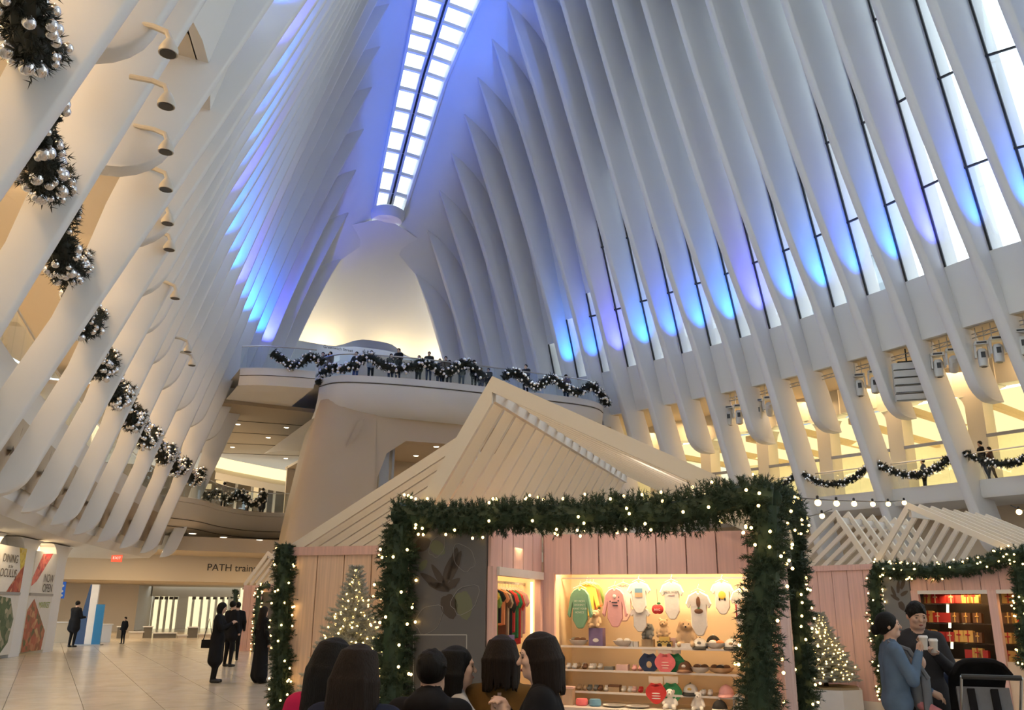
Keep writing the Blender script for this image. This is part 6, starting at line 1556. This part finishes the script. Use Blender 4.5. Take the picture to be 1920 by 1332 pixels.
PINKR = food('red_fruit_picture', (0.55, 0.03, 0.06), (0.7, 0.2, 0.15), (0.2, 0.04, 0.05), 7)
PINKY = mat('poster_ink', (0.09, 0.08, 0.07), 0.6); GRN = mat('market_green', (0.35, 0.45, 0.12), 0.6)
poster(34.3, 36.55, 2.05, 3.45, 'NOW OPEN poster with red fruit photo between the arcade columns', [([(0, 0.15), (0.0, 0.35), (0.3, 0.95), (0.75, 1.0), (0.2, 0.28)], PINKR)], [('NOW', 0.40, 0.70, 0.36, PINKY), ('OPEN', 0.40, 0.70, 0.12, PINKY)])
poster(34.3, 36.55, 0.12, 1.95, 'MARKET poster with vegetable photo below the NOW OPEN one', [([(0, 0), (0.0, 0.75), (0.22, 0.95), (0.9, 0.35), (0.85, 0.0)], VEG)], [('MARKET', 0.30, 0.68, 0.83, GRN)])
poster(31.1, 33.4, 2.05, 3.45, 'DINING at the OCULUS poster at the left image edge', [([(0.72, 1.0), (1.0, 1.0), (1.0, 0.62), (0.88, 0.5)], PASTA), ([(0.88, 0.5), (1.0, 0.62), (1.0, 0), (0.5, 0)], ROAST)], [('DINING', 0.36, 0.46, 0.72, PINKY), ('at the', 0.16, 0.5, 0.56, PINKY), ('OCULUS', 0.36, 0.46, 0.4, PINKY)])
poster(31.1, 33.4, 0.12, 1.95, 'green salad photo poster at the left image edge', [([(0, 0), (0, 1), (0.7, 0.95), (0.92, 0.6), (0.85, 0.2), (0.6, 0)], SALAD)], [])
for ya, yb, l in ((34.3, 36.55, 'right'), (31.1, 33.4, 'left')):
    mb = MB(); mb.beam((AX(ya) + 0.03, ya, 2.0), (AX(yb) + 0.03, yb, 2.0), 0.06, 0.09); mb.build('poster_rail', GREYM, ar, smooth=False)
# blue and white information stand
p = atz(160, 1211, 0.0); st_ = empty('information_stand', Vector((p.x, p.y, 0.012)), -0.3, label='blue and white pylon stand beside the standing man', cat='stand')
DBL = mat('deep_blue', (0.015, 0.05, 0.14), 0.4); CYB = mat('cyan_blue', (0.02, 0.19, 0.42), 0.4)
mb = MB(); mb.prism([Vector((-0.5, 0, 0)), Vector((-0.05, 0, 0)), Vector((-0.05, 0, 2.5)), Vector((-0.12, 0, 2.5))], (0, -0.05, 0), (0, 0.05, 0)); mb.build('blue_fin', DBL, st_, smooth=False)
mb = MB(); mb.box((0.1, 0, 1.25), (0.3, 0.16, 2.5)); mb.build('white_pylon', TRIMW, st_, smooth=False)
mb = MB(); mb.box((0.42, -0.08, 0.85), (0.34, 0.1, 1.65)); mb.build('cyan_panel', CYB, st_, smooth=False)
mb = MB(); mb.box((0.1, 0, 0.02), (1.1, 0.5, 0.04)); mb.build('base_plate', GREYM, st_, smooth=False)
# far parapet and desks
def far_box(name, x0, x1, py_top, Y, m, label, cat, d=0.5):
    a, b_ = aty(x0, py_top, Y), aty(x1, py_top, Y); o = empty(name, Vector(((a.x + b_.x) / 2, Y, 0.012)), label=label, cat=cat, group='far furniture of the passage')
    mb = MB(); mb.box((0, 0, (a.z - 0.012) / 2), (b_.x - a.x, d, a.z - 0.012)); mb.build('body', m, o, smooth=False); mb = MB(); mb.box((0, 0, a.z), (b_.x - a.x + 0.1, d + 0.1, 0.05)); mb.build('top', TRIMW, o, smooth=False)
far_box('parapet', 100, 165, 1168, 45.8, BEIGE, 'left beige parapet behind the standing man', 'parapet'); far_box('parapet', 168, 210, 1172, 45.8, TRIMW, 'white parapet right of the information stand', 'parapet')
GD = mat('grey_display', (0.14, 0.12, 0.09), 0.5)
for x0, x1, py, m, l in ((221, 236, 1176, GD, 'grey advertising panel near the small child'), (243, 268, 1186, BEIGE, 'beige low counter in the far passage'), (270, 286, 1176, GD, 'dark advertising panel left of the far windows'), (288, 330, 1188, GD, 'dark escalator housing below the far windows'), (333, 350, 1192, BEIGE, 'small beige bin cabinet below the far windows'), (353, 371, 1177, GD, 'dark advertising panel right of the far windows'), (373, 395, 1190, BEIGE, 'beige counter behind the phone woman')): far_box('display_panel', x0, x1, py, 50.5, m, l, 'panel', 0.2)

# recessed round downlights in the far ceilings
DLT = glow('downlight_lens', (1.0, 0.86, 0.6), 6.0)
def downlight(p, r, label, grp='round downlights'):
    o = empty('downlight', p, label=label, cat='downlight', group=grp)
    mb = MB(); mb.lathe((0, 0, 0), [(r, -0.012), (r, 0.01)], 16); mb.build('lens', DLT, o); mb = MB(); mb.lathe((0, 0, 0), [(r * 1.25, -0.006), (r * 1.25, 0.012)], 16); mb.build('ring', TRIMW, o)
for px, py, l in ((446, 796, 'downlight nearest the left ribs in the upper far ceiling'), (537, 802, 'downlight beside the cream pier in the upper far ceiling'), (503, 821, 'middle downlight of the upper far ceiling'), (436, 839, 'downlight above the left end of the lit cove'), (536, 860, 'downlight above the right end of the lit cove')): downlight(atz(px, py, 11.485), 0.13, l)
for px, py, l in ((361, 1001, 'left downlight under the far bridge'), (419, 1008, 'middle downlight under the far bridge'), (487, 1013, 'right downlight under the far bridge')): downlight(atz(px, py, 4.585), 0.14, l)
for px, py, l in ((1181, 815, 'first ceiling downlight right of the gable on the right mezzanine'), (1228, 805, 'second ceiling downlight right of the gable on the right mezzanine'), (1276, 795, 'third ceiling downlight right of the gable on the right mezzanine'), (1327, 785, 'fourth ceiling downlight right of the gable on the right mezzanine')): downlight(atz(px, py, 12.33), 0.12, l)
for px, py, l in ((780, 855, 'left downlight in the dark opening above the kiosk roof'), (818, 838, 'right downlight in the dark opening above the kiosk roof')): downlight(atz(px, py, 9.81), 0.14, l)

# moving head stage lights and the line array under the right sill
MHW = mat('fixture_white', (0.62, 0.61, 0.58), 0.4); MHB = mat('fixture_black', (0.04, 0.04, 0.04), 0.4); LENS = glow('fixture_lens', (1.0, 0.95, 0.85), 2.0)
def under_sill(px, py):
    'point on the pixel ray one metre outside the sill band'
    lo, hi = 8.0, 46.0
    for _ in range(40):
        Y = (lo + hi) / 2
        if aty(px, py, Y).x - XC < WS(Y) + 1.0: lo = Y
        else: hi = Y
    return aty(px, py, Y)
def moving_head(px, py, label, s=1.0, spot=False, face=-0.5):
    p = under_sill(px, py)
    o = empty('stage_light', p, -0.85, label=label, cat='stage light', group='white moving head lights under the right window sill'); o.scale = (s, s, s)
    mb = MB(); mb.box((0, 0, 0), (0.42, 0.36, 0.12)); mb.build('base', MHW, o, smooth=False); mb = MB(); mb.box((0, -0.182, 0.0), (0.3, 0.01, 0.06)); mb.build('base_vent', MHB, o, smooth=False)
    for sx in (-1, 1): mb = MB(); mb.beam((sx * 0.2, 0, -0.05), (sx * 0.21, 0, -0.5), 0.06, 0.16, up=(0, 1, 0)); mb.build('yoke_arm', MHW, o, smooth=False)
    hd = empty('head', (0, 0, -0.45)); hd.parent = o; hd.rotation_euler = (0.9 if spot else 0.0, 0, 0)
    mb = MB(); mb.lathe((0, 0, 0), [(0.10, -0.36), (0.15, -0.34), (0.165, -0.1), (0.16, 0.18), (0.11, 0.26)], 14); mb.build('housing', MHW, hd)
    mb = MB(); mb.lathe((0, 0, -0.365), [(0.09, -0.005), (0.09, 0.01)], 14); mb.build('lens', LENS if spot else MHB, hd)
    mb = MB(); mb.box((0, -0.165, 0.03), (0.13, 0.02, 0.2)); mb.build('cover_plate', MHB if not spot else MHW, hd, smooth=False)
    top = 12.36 - p.z
    for sx in (-0.12, 0.12): mb = MB(); mb.tube([(sx, 0, 0.05), (sx, 0, max(0.1, top / s))], 0.015, 6); mb.build('clamp', STEEL, o)
for px, py, l, sp in ((1366, 765, 'first white stage light from the left under the right sill', False), (1385, 762, 'second white stage light from the left under the right sill', False), (1421, 752, 'third white stage light from the left, above a rounded rib end', False), (1441, 747, 'fourth stage light from the left with a glowing lens', True), (1610, 705, 'fifth stage light, left of the tall speaker array', False), (1638, 699, 'sixth stage light, directly left of the tall speaker array', False), (1757, 666, 'stage light directly right of the tall speaker array', False), (1785, 658, 'tilted stage light with glowing lens right of the speaker array', True), (1839, 645, 'large white stage light third from the right edge', False), (1868, 636, 'white stage light second from the right edge', False), (1914, 622, 'white stage light cut by the right image edge', False)): moving_head(px, py, l, 1.15, sp)
# line array
q = under_sill(1700, 680); la = empty('line_array_speaker', q, -0.8, label='tall white line array speaker of five cabinets under the right sill', cat='speaker'); la.scale = (1.45, 1.45, 1.25)
for i in range(5):
    mb = MB(); mb.box((0, 0.03 * i * i * 0.25, -0.17 - 0.255 * i), (0.8, 0.38, 0.235), tilt=Euler((0.05 * i, 0, 0)).to_matrix()); c_ = mb.build('cabinet', MHW, la, smooth=False)
    mb = MB(); mb.box((0, -0.19 + 0.0075 * i * i, -0.29 - 0.255 * i), (0.78, 0.02, 0.018)); mb.build('gap', MHB, la, smooth=False)
for sx in (-0.41, 0.41): mb = MB(); mb.beam((sx, 0, -0.02), (sx, 0.15, -1.3), 0.02, 0.05, up=(0, 1, 0)); mb.build('side_rigging', STEEL, la, smooth=False)
mb = MB(); mb.box((0, 0, 0.0), (0.5, 0.12, 0.08)); mb.tube([(0, 0, 0), (0, 0, 12.36 - q.z)], 0.02, 6); mb.build('fly_bar', BLACK, la)
# truss rails under the sill band between ribs
for k in range(10, 19):
    Ya, Yb = RIBY[k] - 0.25, RIBY[k + 1] + 0.25
    tr = empty('truss_rail', (XC + WS(Ya) + 1.0, Ya, 12.15), label='thin lighting rail under the right sill, bay %s from the far end' % nth[min(k - 10, 7)] if k < 18 else 'thin lighting rail under the right sill, last bay at the right edge', cat='rail', group='lighting rails between the right ribs')
    for dz in (0.0, -0.16): mb = MB(); mb.tube([(0, 0, dz), (WS(Yb) - WS(Ya), Yb - Ya, dz)], 0.022, 6); mb.build('tube', GREYM, tr)
    mb = MB(); mb.tube([(0, -0.1, 0.0), (0, -0.4, -0.16), (0, -0.7, 0.0), (0, -1.0, -0.16), (0, -1.3, 0)], 0.012, 5); mb.build('lacing', GREYM, tr)
# cone shaped wall lamps on the left ribs
CONE = mat('lamp_cone', (0.62, 0.58, 0.50), 0.4)
for i, (px, py, Y) in enumerate(((318, 80, 12.4), (314, 180, 13.8), (313, 268, 16.0), (313, 340, 17.8), (316, 405, 19.8), (319, 455, 21.6), (330, 548, 25.3), (353, 650, 31.0), (361, 676, 33.0))):
    p = aty(px, py, Y); o = empty('cone_spotlight', p, label='small cone spotlight on the left ribs, number %s from the top of the photo' % (nth + ['ninth'])[i], cat='spotlight', group='cone spotlights along the left ribs'); s_ = 0.9
    mb = MB(); mb.lathe((0, 0, 0), [(0.16 * s_, -0.2), (0.16 * s_, -0.12), (0.10 * s_, 0.0), (0.06 * s_, 0.06)], 16); mb.build('shade', CONE, o); mb = MB(); mb.lathe((0, 0, -0.2), [(0.135 * s_, -0.01), (0.135 * s_, 0.01)], 16); mb.build('lens', MHB, o)
    mb = MB(); mb.tube([(0, 0, 0.05), (-0.05, 0.05, 0.2), (-0.25, 0.15, 0.3), (-0.6, 0.3, 0.36)], 0.05, 8); mb.build('arm', CONE, o)
# buildings beyond the right glass
FAC = mat('pale_facade', (0.55, 0.54, 0.52), 0.8); WIN = mat('facade_window', (0.30, 0.34, 0.38), 0.3); TANF = mat('tan_facade', (0.50, 0.42, 0.34), 0.8)
def building(name, c, size, rz, m, label, nx, nz):
    o = empty(name, c, rz, label=label, cat='building', group='buildings outside the right windows')
    mb = MB(); mb.box((0, 0, size[2] / 2), size); mb.build('facade', m, o, smooth=False)
    w = MB(); w.box((0, 0, 0), (size[0] / nx * 0.5, 0.3, size[2] / nz * 0.5)); me = w.mesh('window', False); me.materials.append(WIN)
    for i in range(nx):
        for j in range(nz): link('window', me, o, (-size[0] / 2 + (i + 0.5) * size[0] / nx, -size[1] / 2, (j + 0.5) * size[2] / nz))
building('office_building', (64, 16, 0), (16, 10, 62), -1.35, TANF, 'tan building with square windows seen through the rightmost panes', 5, 14)
building('office_building', (66, 62, 0), (20, 12, 48), -0.9, WIN, 'dark glazed building low behind the far right windows', 6, 10)
